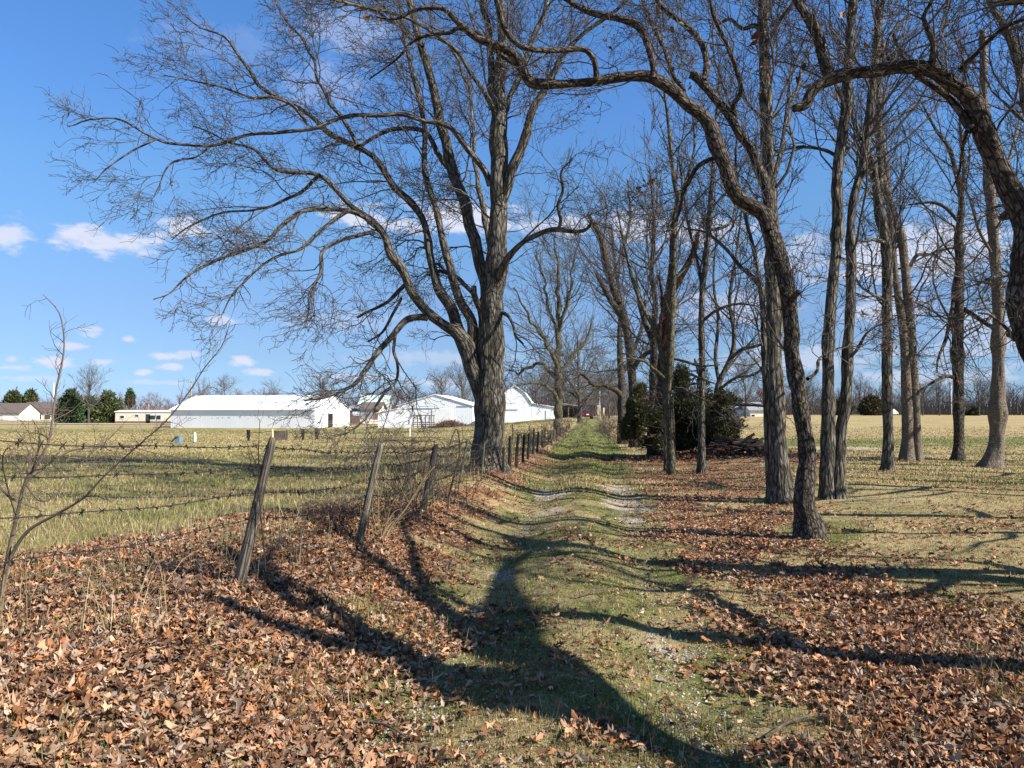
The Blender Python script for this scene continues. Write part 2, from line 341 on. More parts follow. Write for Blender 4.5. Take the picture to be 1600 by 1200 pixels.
lf = mixc(nt, wn.outputs[0], (.13, .065, .03), (.42, .25, .14)); lf = mixc(nt, mathn(nt, 'MULTIPLY', smooth(nt, wn.outputs[1], .5, .9), .8), lf, (.30, .19, .12)); lf = mixc(nt, mathn(nt, 'MULTIPLY', smooth(nt, vo.outputs['Distance'], .02, .06), .0), lf, (.1, .05, .03))
lf = mixc(nt, smooth(nt, nD, .5, .75), lf, (.075, .045, .025))
vg = nod(nt, 'ShaderNodeTexVoronoi'); vg.inputs['Scale'].default_value = 46; nt.links.new(tcg.outputs['Object'], vg.inputs[0])
wg = nod(nt, 'ShaderNodeSeparateColor'); nt.links.new(vg.outputs['Color'], wg.inputs[0])
gv = mixc(nt, wg.outputs[0], (.24, .20, .145), (.62, .56, .46)); gv = mixc(nt, smooth(nt, nD, .52, .7), gv, (.17, .14, .08))
lmf = smooth(nt, mathn(nt, 'ADD', sp.outputs[0], mathn(nt, 'MULTIPLY', mathn(nt, 'SUBTRACT', nD, .5), .9)), .3, .6)
gvf = mathn(nt, 'MULTIPLY', smooth(nt, mathn(nt, 'ADD', sp.outputs[1], mathn(nt, 'MULTIPLY', mathn(nt, 'SUBTRACT', nD, .5), 1.8)), .4, .75), .85)
nE = gnoise(5.5, 7, .7); ln_ = mathn(nt, 'MULTIPLY', smooth(nt, nE, .5, .66), .8)
so = nod(nt, 'ShaderNodeSeparateXYZ'); nt.links.new(tcg.outputs['Object'], so.inputs[0]); ln_ = mathn(nt, 'MULTIPLY', ln_, mathn(nt, 'SUBTRACT', 1.0, smooth(nt, so.outputs[1], 16, 30)))
gr = mixc(nt, ln_, gr, mixc(nt, nB, (.07, .052, .03), (.19, .15, .09)))
c = mixc(nt, lmf, gr, lf); c = mixc(nt, gvf, c, gv)
gvm = nod(nt, 'ShaderNodeVectorMath', operation='SCALE'); nt.links.new(c, gvm.inputs[0]); gvm.operation = 'MULTIPLY'; gvm.inputs[1].default_value = (.98, .94, .88); nt.links.new(gvm.outputs[0], b.inputs['Base Color'])
bp = nod(nt, 'ShaderNodeBump'); bp.inputs['Strength'].default_value = .8; bp.inputs['Distance'].default_value = .03
nt.links.new(mathn(nt, 'ADD', nB, mathn(nt, 'MULTIPLY', nD, 1.2)), bp.inputs['Height']); nt.links.new(bp.outputs[0], b.inputs['Normal'])
M['ground'] = m
idx = np.arange(nx_ * ny_).reshape(ny_, nx_)
Q = np.stack([idx[:-1, :-1], idx[:-1, 1:], idx[1:, 1:], idx[1:, :-1]], -1).reshape(-1, 4)
fx, fy = gx[Q].mean(1), gy[Q].mean(1); fd = fx - lane_x(fy)
isl = (np.abs(fd) < 1.5) & (fy < 112); isd = (gravelmask(fx, fy) > .4) & (fy > 27) & (fy < 33) & (fx > 10)
isp = ~isl & (fd < 0); isf = ~isl & ~isd & (fd > 0) & (fy > 31); isw = ~isl & ~isd & (fd > 0) & (fy <= 31)
for nm_, msk in (('lane', isl), ('driveway', isd), ('pasture', isp), ('field', isf), ('lawn', isw)):
    q = Q[msk]; u, inv = np.unique(q, return_inverse=True)
    o = mesh(nm_, np.stack([gx, gy, gz], 1)[u], inv.reshape(q.shape), M['ground'], colors=gcol[u], smoothf=True)
    props(o, kind='structure')

# ------------------------------------------------------------------ bare trees
def catmull(pts, n):
    pts = np.asarray(pts, float); k = len(pts)
    if k == 2: pts = np.array([pts[0], (pts[0] + pts[1]) / 2, pts[1]]); k = 3
    ext = np.vstack([2 * pts[0] - pts[1], pts, 2 * pts[-1] - pts[-2]])
    seg = np.concatenate([[0], np.cumsum(np.linalg.norm(np.diff(pts[:, :3], axis=0), axis=1))]); t = np.linspace(0, seg[-1], n)
    i = np.clip(np.searchsorted(seg, t, side='right') - 1, 0, k - 2); u = ((t - seg[i]) / np.maximum(seg[i + 1] - seg[i], 1e-6))[:, None]
    p0, p1, p2, p3 = ext[i], ext[i + 1], ext[i + 2], ext[i + 3]
    q = .5 * (2 * p1 + (p2 - p0) * u + (2 * p0 - 5 * p1 + 4 * p2 - p3) * u ** 2 + (3 * p1 - p0 - 3 * p2 + p3) * u ** 3)
    q[:, 3] = p1[:, 3] * (1 - u[:, 0]) + p2[:, 3] * u[:, 0]; return q
def limb3(pts, Y0, Y1):
    """traced points (px, py, radius px) -> world polyline with radius; the limb runs from depth Y0 to Y1"""
    pts = [tuple(p) for p in pts]; a = np.array(pts, float)
    s = np.concatenate([[0], np.cumsum(np.hypot(*np.diff(a[:, :2], axis=0).T))]); s /= s[-1]; out = []
    for (px, py, r), t in zip(a, s):
        Y = Y0 + (Y1 - Y0) * t; out.append([*P(px, py, Y), r * Y / FPX])
    return np.array(out)
def grow(rng, Pp, Rr, n, L, tmin=.2, ang=(35, 70), K=6, kink=.22, trop=(0, 0, .08), rmin=.004, rfac=.6, tpow=.8, lensc=.5, rlen=.011, rmax=9, ctr=None, outw=0):
    if n <= 0 or len(Pp) == 0: return np.zeros((0, K, 3)), np.zeros((0, K))
    seg = np.linalg.norm(np.diff(Pp, axis=1), axis=-1); tot = seg.sum(1)
    i = rng.choice(len(Pp), n, p=tot / tot.sum()); t = tmin + (1 - tmin) * rng.random(n) ** tpow
    kk = Pp.shape[1] - 1; f = t * kk; k = np.minimum(f.astype(int), kk - 1); u = (f - k)[:, None]
    pos = Pp[i, k] * (1 - u) + Pp[i, k + 1] * u; rp = Rr[i, k] * (1 - u[:, 0]) + Rr[i, k + 1] * u[:, 0]
    tan = norm(Pp[i, k + 1] - Pp[i, k]); perp = norm(np.cross(tan, rng.normal(size=(n, 3))))
    a = np.radians(rng.uniform(ang[0], ang[1], n))[:, None]; d = norm(tan * np.cos(a) + perp * np.sin(a))
    ln = L * rng.uniform(.45, 1.2, n) * (1 - lensc * t); ln = np.minimum(ln, tot[i] * .9)
    if ctr is not None:
        o_ = (pos - ctr) * np.array([1, 1, .45]); tr_ = norm(o_) * outw; d = norm(d + tr_ * 2.5)
    else: tr_ = 0
    r0 = np.maximum(rmin, np.minimum(np.minimum(rp * rfac, ln * rlen + rmin * .5), rmax))
    out = np.empty((n, K, 3)); out[:, 0] = pos; tr = np.array(trop) + tr_
    for j in range(1, K):
        d = norm(d + kink * rng.normal(size=(n, 3)) + tr); pos = pos + d * (ln / (K - 1))[:, None]; out[:, j] = pos
    w = np.linspace(1, .3, K) ** 1.0; rr = np.maximum(r0[:, None] * w[None], rmin * .7)
    return out, rr
def resample(limbs, K=18):
    A = [catmull(l, K) for l in limbs]; A = np.array(A); return A[..., :3], A[..., 3]
def barkdisp(rng, amp, k, flare_z, fl=.28):
    ph = rng.uniform(0, 6.28); sd = int(rng.integers(999))
    def f(bk, rr, L):
        N, K, S, _ = bk.shape; q = bk.reshape(-1, 3).copy(); q[:, :2] *= k; q[:, 2] *= k / 6.
        v = np.abs(vnoise(q, sd) - .5) * 2; w = vnoise(q * 2.3, sd + 5); lowf = vnoise(bk.reshape(-1, 3) * np.array([3, 3, .9]), sd + 9) - .5
        v = v.reshape(N, K, S); w = w.reshape(N, K, S); th = np.arctan2(bk[..., 1], bk[..., 0])
        base = np.exp(-np.maximum(L, 0) / flare_z)[..., None]
        return rr * (1 + amp * (v * 1.2 + w * .5 - .8) + lowf.reshape(N, K, S) * .3 + base * fl * (.3 + .7 * np.cos(th * 4 + ph) * np.cos(th * 1.5 + ph)))
    return f
def bigtube(name, pl, mat, root, rng, sides=20, res=.09, amp=.13, kb=14, flare=.001, fl=.28, gnarl=.0):
    L = np.linalg.norm(np.diff(pl[:, :3], axis=0), axis=1).sum(); n = int(min(260, max(10, L / res)))
    q = catmull(pl, n)
    if gnarl:
        t = np.linspace(0, L, n)
        for ax in range(3): q[:, ax] += gnarl * (vnoise(np.stack([t * 1.8, t * 0 + ax * 9.1, t * 0], 1), int(rng.integers(999))) - .5) * np.minimum(1, t / .5) 
    tt = np.linspace(0, L, n)
    for k_ in range(int(L / .8)): q[:, 3] *= 1 + rng.uniform(.04, .16 if L > 5 else .22) * np.exp(-((tt - rng.uniform(1.2 if L > 5 else .3, max(1.3, L))) / (.05 + q[0, 3] * .5)) ** 2)
    V, F, B = tubes(q[None, :, :3], q[None, :, 3], sides, barkdisp(rng, amp, kb, flare, fl))
    cap = np.arange(len(V) - sides, len(V))[None]
    return mesh(name, V, [F, cap], mat, root, smoothf=True, attrs={'bark': B})
def tree(name, label, base, limbs, n=(60, 400, 1500, 0), L=(1.8, .9, .42, .25), seed=1, bark='bark_shag', twig='twig', ntrunk=1, group=None, tmin=.3, trop=(0, 0, .06), kink=.24,
         rmin=.005, sides=20, res=.10, amp=.13, kb=14, leaves=0, cat='bare tree', gnarl=.0, ang=(30, 65), flare=.35, fl=.28, stubs=True, limbtmin=.12, outw=.07):
    """base: (px, py) of the foot; limbs: list of (Y0, Y1, pts); the first ntrunk are trunks"""
    rng = np.random.default_rng(seed)
    W = [limb3(p, y0, y1) for (y0, y1, p) in limbs]
    for w in W[:ntrunk]:
        g = H1(w[0, 0], w[0, 1]); w[0, 2] = g - .12
    b0 = np.mean([w[0, :3] for w in W[:ntrunk]], axis=0)
    root = empty(name, (b0[0], b0[1], b0[2] + .12), label, cat, group)
    for k, w in enumerate(W):
        if k < ntrunk: bigtube('trunk', w, M[bark], root, rng, sides, res, amp, kb, flare, fl, gnarl)
        else:
            s = max(6, int(sides * .6)) if w[:, 3].max() > .06 else 7
            bigtube('limb', w, M[bark], root, rng, s, res * 1.1, amp * .8, kb, .001, 0, gnarl)
    PT, RT = resample(W[:ntrunk]); parts = []
    if len(W) > ntrunk: PL, RL = resample(W[ntrunk:])
    else: PL, RL = np.zeros((0, 18, 3)), np.zeros((0, 18))
    lt = np.linalg.norm(np.diff(PT, axis=1), axis=-1).sum() * (1 - tmin) * .8; ll = np.linalg.norm(np.diff(PL, axis=1), axis=-1).sum() if len(PL) else 0
    nt_ = int(n[0] * lt / (lt + ll)); ctr = PT[0, 8]; kw = dict(trop=trop, rmin=rmin, ctr=ctr, outw=outw)
    a = grow(rng, PT, RT, nt_, L[0] * 1.25, tmin, ang, 9, kink * .8, lensc=.35, **kw)
    b_ = grow(rng, PL, RL, n[0] - nt_, L[0], limbtmin, ang, 9, kink * .8, lensc=.7, **kw)
    P1 = np.concatenate([a[0], b_[0]]); R1 = np.concatenate([a[1], b_[1]])
    R1 = np.maximum(rmin * .8, R1 * .72)
    P2, R2 = grow(rng, P1, R1, n[1], L[1], .15, (28, 62), 7, kink * 1.1, **kw)
    P12 = P2; R12 = R2
    P3, R3 = grow(rng, P2, R2, n[2], L[2], .12, (30, 75), 5, kink * 1.3, **kw)
    # short twigs straight on the limbs
    Pd, Rd = grow(rng, np.concatenate([PL, PT]) if len(PL) else PT, np.concatenate([RL, RT]) if len(PL) else RT, int(n[1] * .12), L[1], tmin if not len(PL) else .35, (40, 90), 5, kink * 1.3, **kw)
    P4, R4 = grow(rng, np.concatenate([P3, Pd]), np.concatenate([R3, Rd]), n[3], L[3], .1, (30, 80), 4, kink * 1.3, **kw)
    Vs, Fs, Bs = [], [], []; off = 0; sizes = []
    for (p, r, s) in ((P1, R1, 5), (P2, R2, 4), (P3, R3, 3), (Pd, Rd, 3), (P4, R4, 3)):
        if len(p) == 0: continue
        V, F, B = tubes(p, r, s); Vs.append(V); Fs.append(F + off); Bs.append(B); off += len(V)
    if Vs: mesh('crown', np.concatenate(Vs), np.concatenate(Fs), M[twig], root, attrs={'bark': np.concatenate(Bs)})
    if leaves:
        pool = P3[:, -1]; c = pool[rng.integers(0, len(pool), max(1, leaves // 5))]; c = np.repeat(c, 5, 0) + rng.normal(0, .09, (len(c) * 5, 3))
        V, F = leafcloud(rng, c, .10, 1.2, far=True); kc = len(V) // len(c)
        mesh('dead_leaves', V, F, M['leaf'], root, colors=np.repeat(leafcols(rng, len(c), dark=.6), kc, 0))
    return root

# ------------------------------------------------------------------ leaves
M['leaf'] = attr_mat('leaf', .8, .12, trans=.12, var=.35, scale=40)
M['grass'] = attr_mat('grass', .8, .15, trans=.25, var=.15, scale=8)
OAK = [(0, -.5), (.05, -.38), (.20, -.30), (.10, -.20), (.34, -.06), (.14, .02), (.36, .22), (.12, .22), (.17, .40), (0, .52)]
OAK = OAK + [(-x, y) for x, y in OAK[-2:0:-1]]
OVAL = [(0, -.5), (.16, -.25), (.24, .05), (.15, .33), (0, .5), (-.15, .33), (-.24, .05), (-.16, -.25)]
MAPL = [(0, -.5), (.06, -.3), (.3, -.34), (.2, -.12), (.45, .1), (.2, .12), (.14, .26), (0, .5), (-.14, .26), (-.2, .12), (-.45, .1), (-.2, -.12), (-.3, -.34), (-.06, -.3)]
def rot_from(rng, n, tilt):
    yaw = rng.uniform(0, 6.283, n); ax = rng.uniform(0, 6.283, n); t = np.abs(rng.normal(0, tilt, n))
    c, s = np.cos(yaw), np.sin(yaw); Z = np.zeros(n); O = np.ones(n)
    Rz = np.stack([np.stack([c, -s, Z], -1), np.stack([s, c, Z], -1), np.stack([Z, Z, O], -1)], 1)
    kx, ky = np.cos(ax), np.sin(ax); ct, st = np.cos(t), np.sin(t); C = 1 - ct
    Rt = np.stack([np.stack([ct + kx * kx * C, kx * ky * C, ky * st], -1), np.stack([kx * ky * C, ct + ky * ky * C, -kx * st], -1), np.stack([-ky * st, kx * st, ct], -1)], 1)
    return Rt @ Rz
def leafcloud(rng, pos, size, tilt, far=False):
    n = len(pos); shapes = [OVAL] if far else [OAK, OVAL, OAK, MAPL, OVAL]
    Vs, Fs, off = [], [], 0
    which = rng.integers(0, len(shapes), n)
    outV = []
    k = max(len(s) for s in shapes) + 1
    for si, s in enumerate(shapes):
        s = np.array(s + [s[-1]] * (k - 1 - len(s)), float)
        ids = np.where(which == si)[0]; m_ = len(ids)
        if not m_: continue
        pts = np.concatenate([[[0, 0]], s]); u, v = pts[:, 0], pts[:, 1]
        wx = rng.uniform(.55, 1.05, (m_, 1)); cx = rng.normal(0, 1.3, (m_, 1)); cy = rng.normal(0, 1.0, (m_, 1)); tw = rng.normal(0, 1.5, (m_, 1)); fo = rng.uniform(-.25, .6, (m_, 1))
        X = u * wx; Y_ = v * np.ones((m_, 1)); Z = fo * np.abs(u) + cx * u ** 2 + cy * v ** 2 + tw * u * v + rng.normal(0, .035, (m_, k))
        V = np.stack([X, Y_, Z], -1) * (size * rng.uniform(.35, 1.0, (m_, 1)) ** .8 * 1.45)[..., None]
        Rm = rot_from(rng, m_, tilt); V = np.einsum('nij,nkj->nki', Rm, V) + pos[ids][:, None]
        outV.append((ids, V))
    VV = np.empty((n, k, 3))
    for ids, V in outV: VV[ids] = V
    j = np.arange(1, k); f = np.stack([np.zeros(k - 1, int), j, np.r_[j[1:], 1]], -1)
    F = (np.arange(n)[:, None, None] * k + f[None]).reshape(-1, 3)
    return VV.reshape(-1, 3), F
PAL = np.array([(.48, .265, .15), (.42, .20, .09), (.54, .35, .22), (.34, .165, .075), (.20, .10, .05), (.11, .06, .035), (.30, .24, .19), (.40, .33, .27), (.52, .29, .15), (.25, .17, .12), (.60, .42, .26), (.44, .18, .07)])
def leafcols(rng, n, dark=1.0):
    w = np.array([3, 2.4, 1.6, 2.8, 3.4, 3.4, 1.8, .7, 1.6, 2.4, .6, .8]); c = PAL[rng.choice(len(PAL), n, p=w / w.sum())]
    g = c.mean(1, keepdims=True); c = g + (c - g) * rng.uniform(.5, 1.02, (n, 1)); return c * rng.uniform(.65, 1.3, (n, 1)) * dark * .95 * np.array([[1.10, 1., .88]])
rng = np.random.default_rng(5)
def scatter(n, y0, y1, p, wide, maskf, thr=None):
    """n candidate points thinning with distance; kept with probability maskf"""
    u = rng.random(n); y = (y0 ** (1 - p) + u * (y1 ** (1 - p) - y0 ** (1 - p))) ** (1 / (1 - p)) if p != 1 else y0 * (y1 / y0) ** u
    x = rng.uniform(-1, 1, n) * (wide * y + .8); k = rng.random(n) < maskf(x, y); return x[k], y[k]
def place_leaves(name, n, y0, y1, p, size, tilt, far, lift):
    x, y = scatter(n, y0, y1, p, .82, lambda a, b: np.clip(leafmask(a, b) ** .7 * (.25 + 1.2 * n2(a, b, 1.7, 71, 3)), (.02 + .22 * sst(n2(a, b, 1.4, 72, 3), .48, .66)) * ((a - lane_x(b)) > -4) * (b < 24), 1))
    sc = np.maximum(1, y / 14) if far else 1 + 0 * y
    z = H(x, y) + rng.random(len(x)) ** 1.6 * lift + .008
    V, F = leafcloud(rng, np.stack([x, y, z], 1), size, tilt, far); k = len(V) // len(x)
    lo = np.clip(.6 + (z - H(x, y)) / lift * .5, .6, 1.05)[:, None] ** .0
    o = mesh(name, V, F, M['leaf'], colors=np.repeat(leafcols(rng, len(x)) , k, 0)); return props(o, 'brown curled oak leaves littering the ground along the lane', 'fallen leaves', None, 'stuff')
place_leaves('fallen_leaves', 175000, 2.3, 9.5, 1.5, .064, .32, False, .04)
place_leaves('fallen_leaves', 105000, 9.0, 32, 1.9, .064, .33, True, .025)

# ------------------------------------------------------------------ grass
def blades(name, x, y, hgt, wid, colf, lean=.5, label=None, cat='grass', seg2=True, zoff=0):
    n = len(x); z = H(x, y) - .004 + zoff; a = rng.uniform(0, 6.283, n); b_ = rng.uniform(0, 6.283, n); l = np.abs(rng.normal(0, lean, n))
    w = np.stack([np.cos(a), np.sin(a), 0 * a], 1) * (wid / 2)[:, None]; dr = np.stack([np.cos(b_) * np.sin(l), np.sin(b_) * np.sin(l), np.cos(l)], 1) * hgt[:, None]
    p = np.stack([x, y, z], 1); mid = p + dr * .55 + np.array([0, 0, 1]) * (hgt * .08)[:, None]; tip = p + dr - np.array([0, 0, 1]) * (hgt * .12 * l)[:, None]
    V = np.stack([p - w, p + w, mid + w * .7, mid - w * .7, tip], 1).reshape(-1, 3)
    i = np.arange(n)[:, None] * 5; F = [i + np.array([[0, 1, 2, 3]]), i + np.array([[3, 2, 4]])]
    o = mesh(name, V, F, M['grass'], colors=np.repeat(colf(x, y, n), 5, 0)); return props(o, label, cat, None, 'stuff')
TAN = np.array([(.46, .37, .19), (.56, .46, .27), (.36, .28, .13), (.62, .54, .36), (.30, .21, .11)]); GRN = np.array([(.23, .225, .085), (.13, .155, .045), (.21, .24, .085), (.10, .115, .035), (.27, .28, .12)])
def gcolf(bias=0, k=1.0):
    def f(x, y, n):
        g = np.clip(greenmask(x, y) * 1.05 + bias + (n2(x, y, 3, 81, 2) - .5) * .5, 0, 1); pick = rng.random(n) < g
        c = np.where(pick[:, None], GRN[rng.integers(0, len(GRN), n)], TAN[rng.integers(0, len(TAN), n)]); return c * rng.uniform(.72, 1.2, (n, 1)) * k * np.array([[.98, .94, .86]])
    return f
notgrav = lambda x, y: np.clip(1 - gravelmask(x, y) * .92, 0, 1)
x, y = scatter(560000, 2.3, 17, 1.55, .80, lambda a, b: notgrav(a, b) * (1 - .9 * leafmask(a, b)) * ((a - lane_x(b)) > -1.9) * np.clip(.05 + 1.5 * n2(a, b, 3.4, 91, 3) * sst(n2(a, b, 9, 191, 2), .3, .55), 0, 1))
blades('short_grass', x, y, rng.uniform(.012, .034, len(x)) * (1 + .8 * n2(x, y, 1.5, 92)), np.maximum(.003, .0007 * y), gcolf(.08), 1.0, 'short tan and green grass on the lane and lawn')
x, y = scatter(150000, 15, 70, 1.5, .80, lambda a, b: notgrav(a, b) * (1 - .85 * leafmask(a, b)) * ((a - lane_x(b)) > -1.9))
blades('lawn_grass', x, y, rng.uniform(.03, .07, len(x)), .0011 * y, gcolf(), .7, 'short mown grass farther along the lane and lawn')
x, y = scatter(260000, 5.5, 26, 1.5, .80, lambda a, b: ((a - lane_x(b)) < -2.0) * (1 - .93 * leafmask(a, b)) * (.15 + 1.1 * n2(a, b, .9, 93, 2)))
blades('pasture_grass', x, y, rng.uniform(.03, .11, len(x)) * (.6 + .8 * n2(x, y, .8, 94)), np.maximum(.0035, .0009 * y), lambda x, y, n: gcolf(.14)(x, y, n) * .7 + .3 * np.array([[.27, .245, .115]]), .8, 'rough tan and green pasture grass behind the wire fence')
x, y = scatter(150000, 24, 110, 1.5, .80, lambda a, b: ((a - lane_x(b)) < -2.0) * 1.0)
blades('far_pasture_grass', x, y, rng.uniform(.03, .08, len(x)), .0016 * y, lambda x, y, n: gcolf()(x, y, n) * .55 + .45 * np.array([[.36, .31, .14]]), .9, 'pasture grass in front of the white barns')
# tall dry stalks along the fence
ty = 4.2 + 32 * rng.random(2900) ** 1.5; tx = lane_x(ty) - 2.55 + rng.normal(0, .45, len(ty)) - .8 * rng.random(len(ty)) ** 2 * 2; k = rng.random(len(ty)) < sst(n2(tx, ty, 1.1, 95, 2), .42, .6) + .08; tx, ty = tx[k], ty[k]
blades('dry_stalks', tx, ty, rng.uniform(.18, .55, len(tx)), np.maximum(.004, .0006 * ty), lambda x, y, n: TAN[rng.integers(0, 5, n)] * rng.uniform(.6, 1.1, (n, 1)), .35, 'tall dry stalks along the fence line', 'dry stalks')
# green tufts coming through the leaves
tc_ = [(130, 990), (600, 975), (165, 930), (530, 1105), (1560, 1060), (640, 1000), (420, 1085), (1515, 1030), (600, 770), (360, 850), (250, 840), (1320, 1165), (1030, 1145), (460, 820), (560, 960), (1590, 1100), (90, 1180)]
cx = []; cy = []
for (px, py) in tc_:
    q = hit(px, py); m_ = int(rng.integers(130, 330)); r_ = rng.uniform(.10, .26); cx.append(q[0] + rng.normal(0, r_, m_)); cy.append(q[1] + rng.normal(0, r_, m_))
cx = np.concatenate(cx); cy = np.concatenate(cy)
blades('grass_tufts', cx, cy, rng.uniform(.05, .16, len(cx)), np.full(len(cx), .0042), lambda x, y, n: np.where((rng.random(n) < .75)[:, None], GRN[rng.integers(1, 5, n)], TAN[rng.integers(0, 5, n)]), .6, 'green tufts of grass growing up through the fallen leaves', 'grass tufts')
# loose gravel stones in the wheel tracks
x, y = scatter(60000, 3, 17, 1.6, .5, lambda a, b: gravelmask(a, b) * .8 + .02 * (np.abs(np.abs(a - lane_x(b)) - .75) < .45))
n = len(x); oct_ = np.array([(1, 0, 0), (-1, 0, 0), (0, 1, 0), (0, -1, 0), (0, 0, .7), (0, 0, -.6)]); s = rng.uniform(.004, .013, n) * np.maximum(1, y / 9)
V = (np.einsum('nij,kj->nki', rot_from(rng, n, .4), oct_) * rng.uniform(.6, 1.2, (n, 6, 1)) * s[:, None, None] + np.stack([x, y, H(x, y) + .003], 1)[:, None]).reshape(-1, 3)
f = np.array([(0, 2, 4), (2, 1, 4), (1, 3, 4), (3, 0, 4), (2, 0, 5), (1, 2, 5), (3, 1, 5), (0, 3, 5)])
props(mesh('gravel', V, (np.arange(n)[:, None, None] * 6 + f[None]).reshape(-1, 3), attr_mat('gravel', .9, .2), colors=np.repeat(rng.uniform(.22, .62, (n, 1)) * np.array([[1, .93, .80]]), 6, 0)), 'pale crushed stone showing in the wheel tracks', 'gravel', None, 'stuff')

# crumbs of broken leaf and bark over the lane and lawn
x, y = scatter(60000, 2.4, 16, 1.6, .8, lambda a, b: ((a - lane_x(b)) > -2.2) * (.12 + .9 * sst(n2(a, b, 2.1, 97, 3), .42, .62)))
V, F = leafcloud(rng, np.stack([x, y, H(x, y) + .006 + .012 * rng.random(len(x))], 1), .024, .5, True); k = len(V) // len(x)
props(mesh('leaf_crumbs', V, F, M['leaf'], colors=np.repeat(leafcols(rng, len(x)) * .9, k, 0)), 'crumbled bits of dry leaf scattered through the short grass', 'leaf crumbs', None, 'stuff')
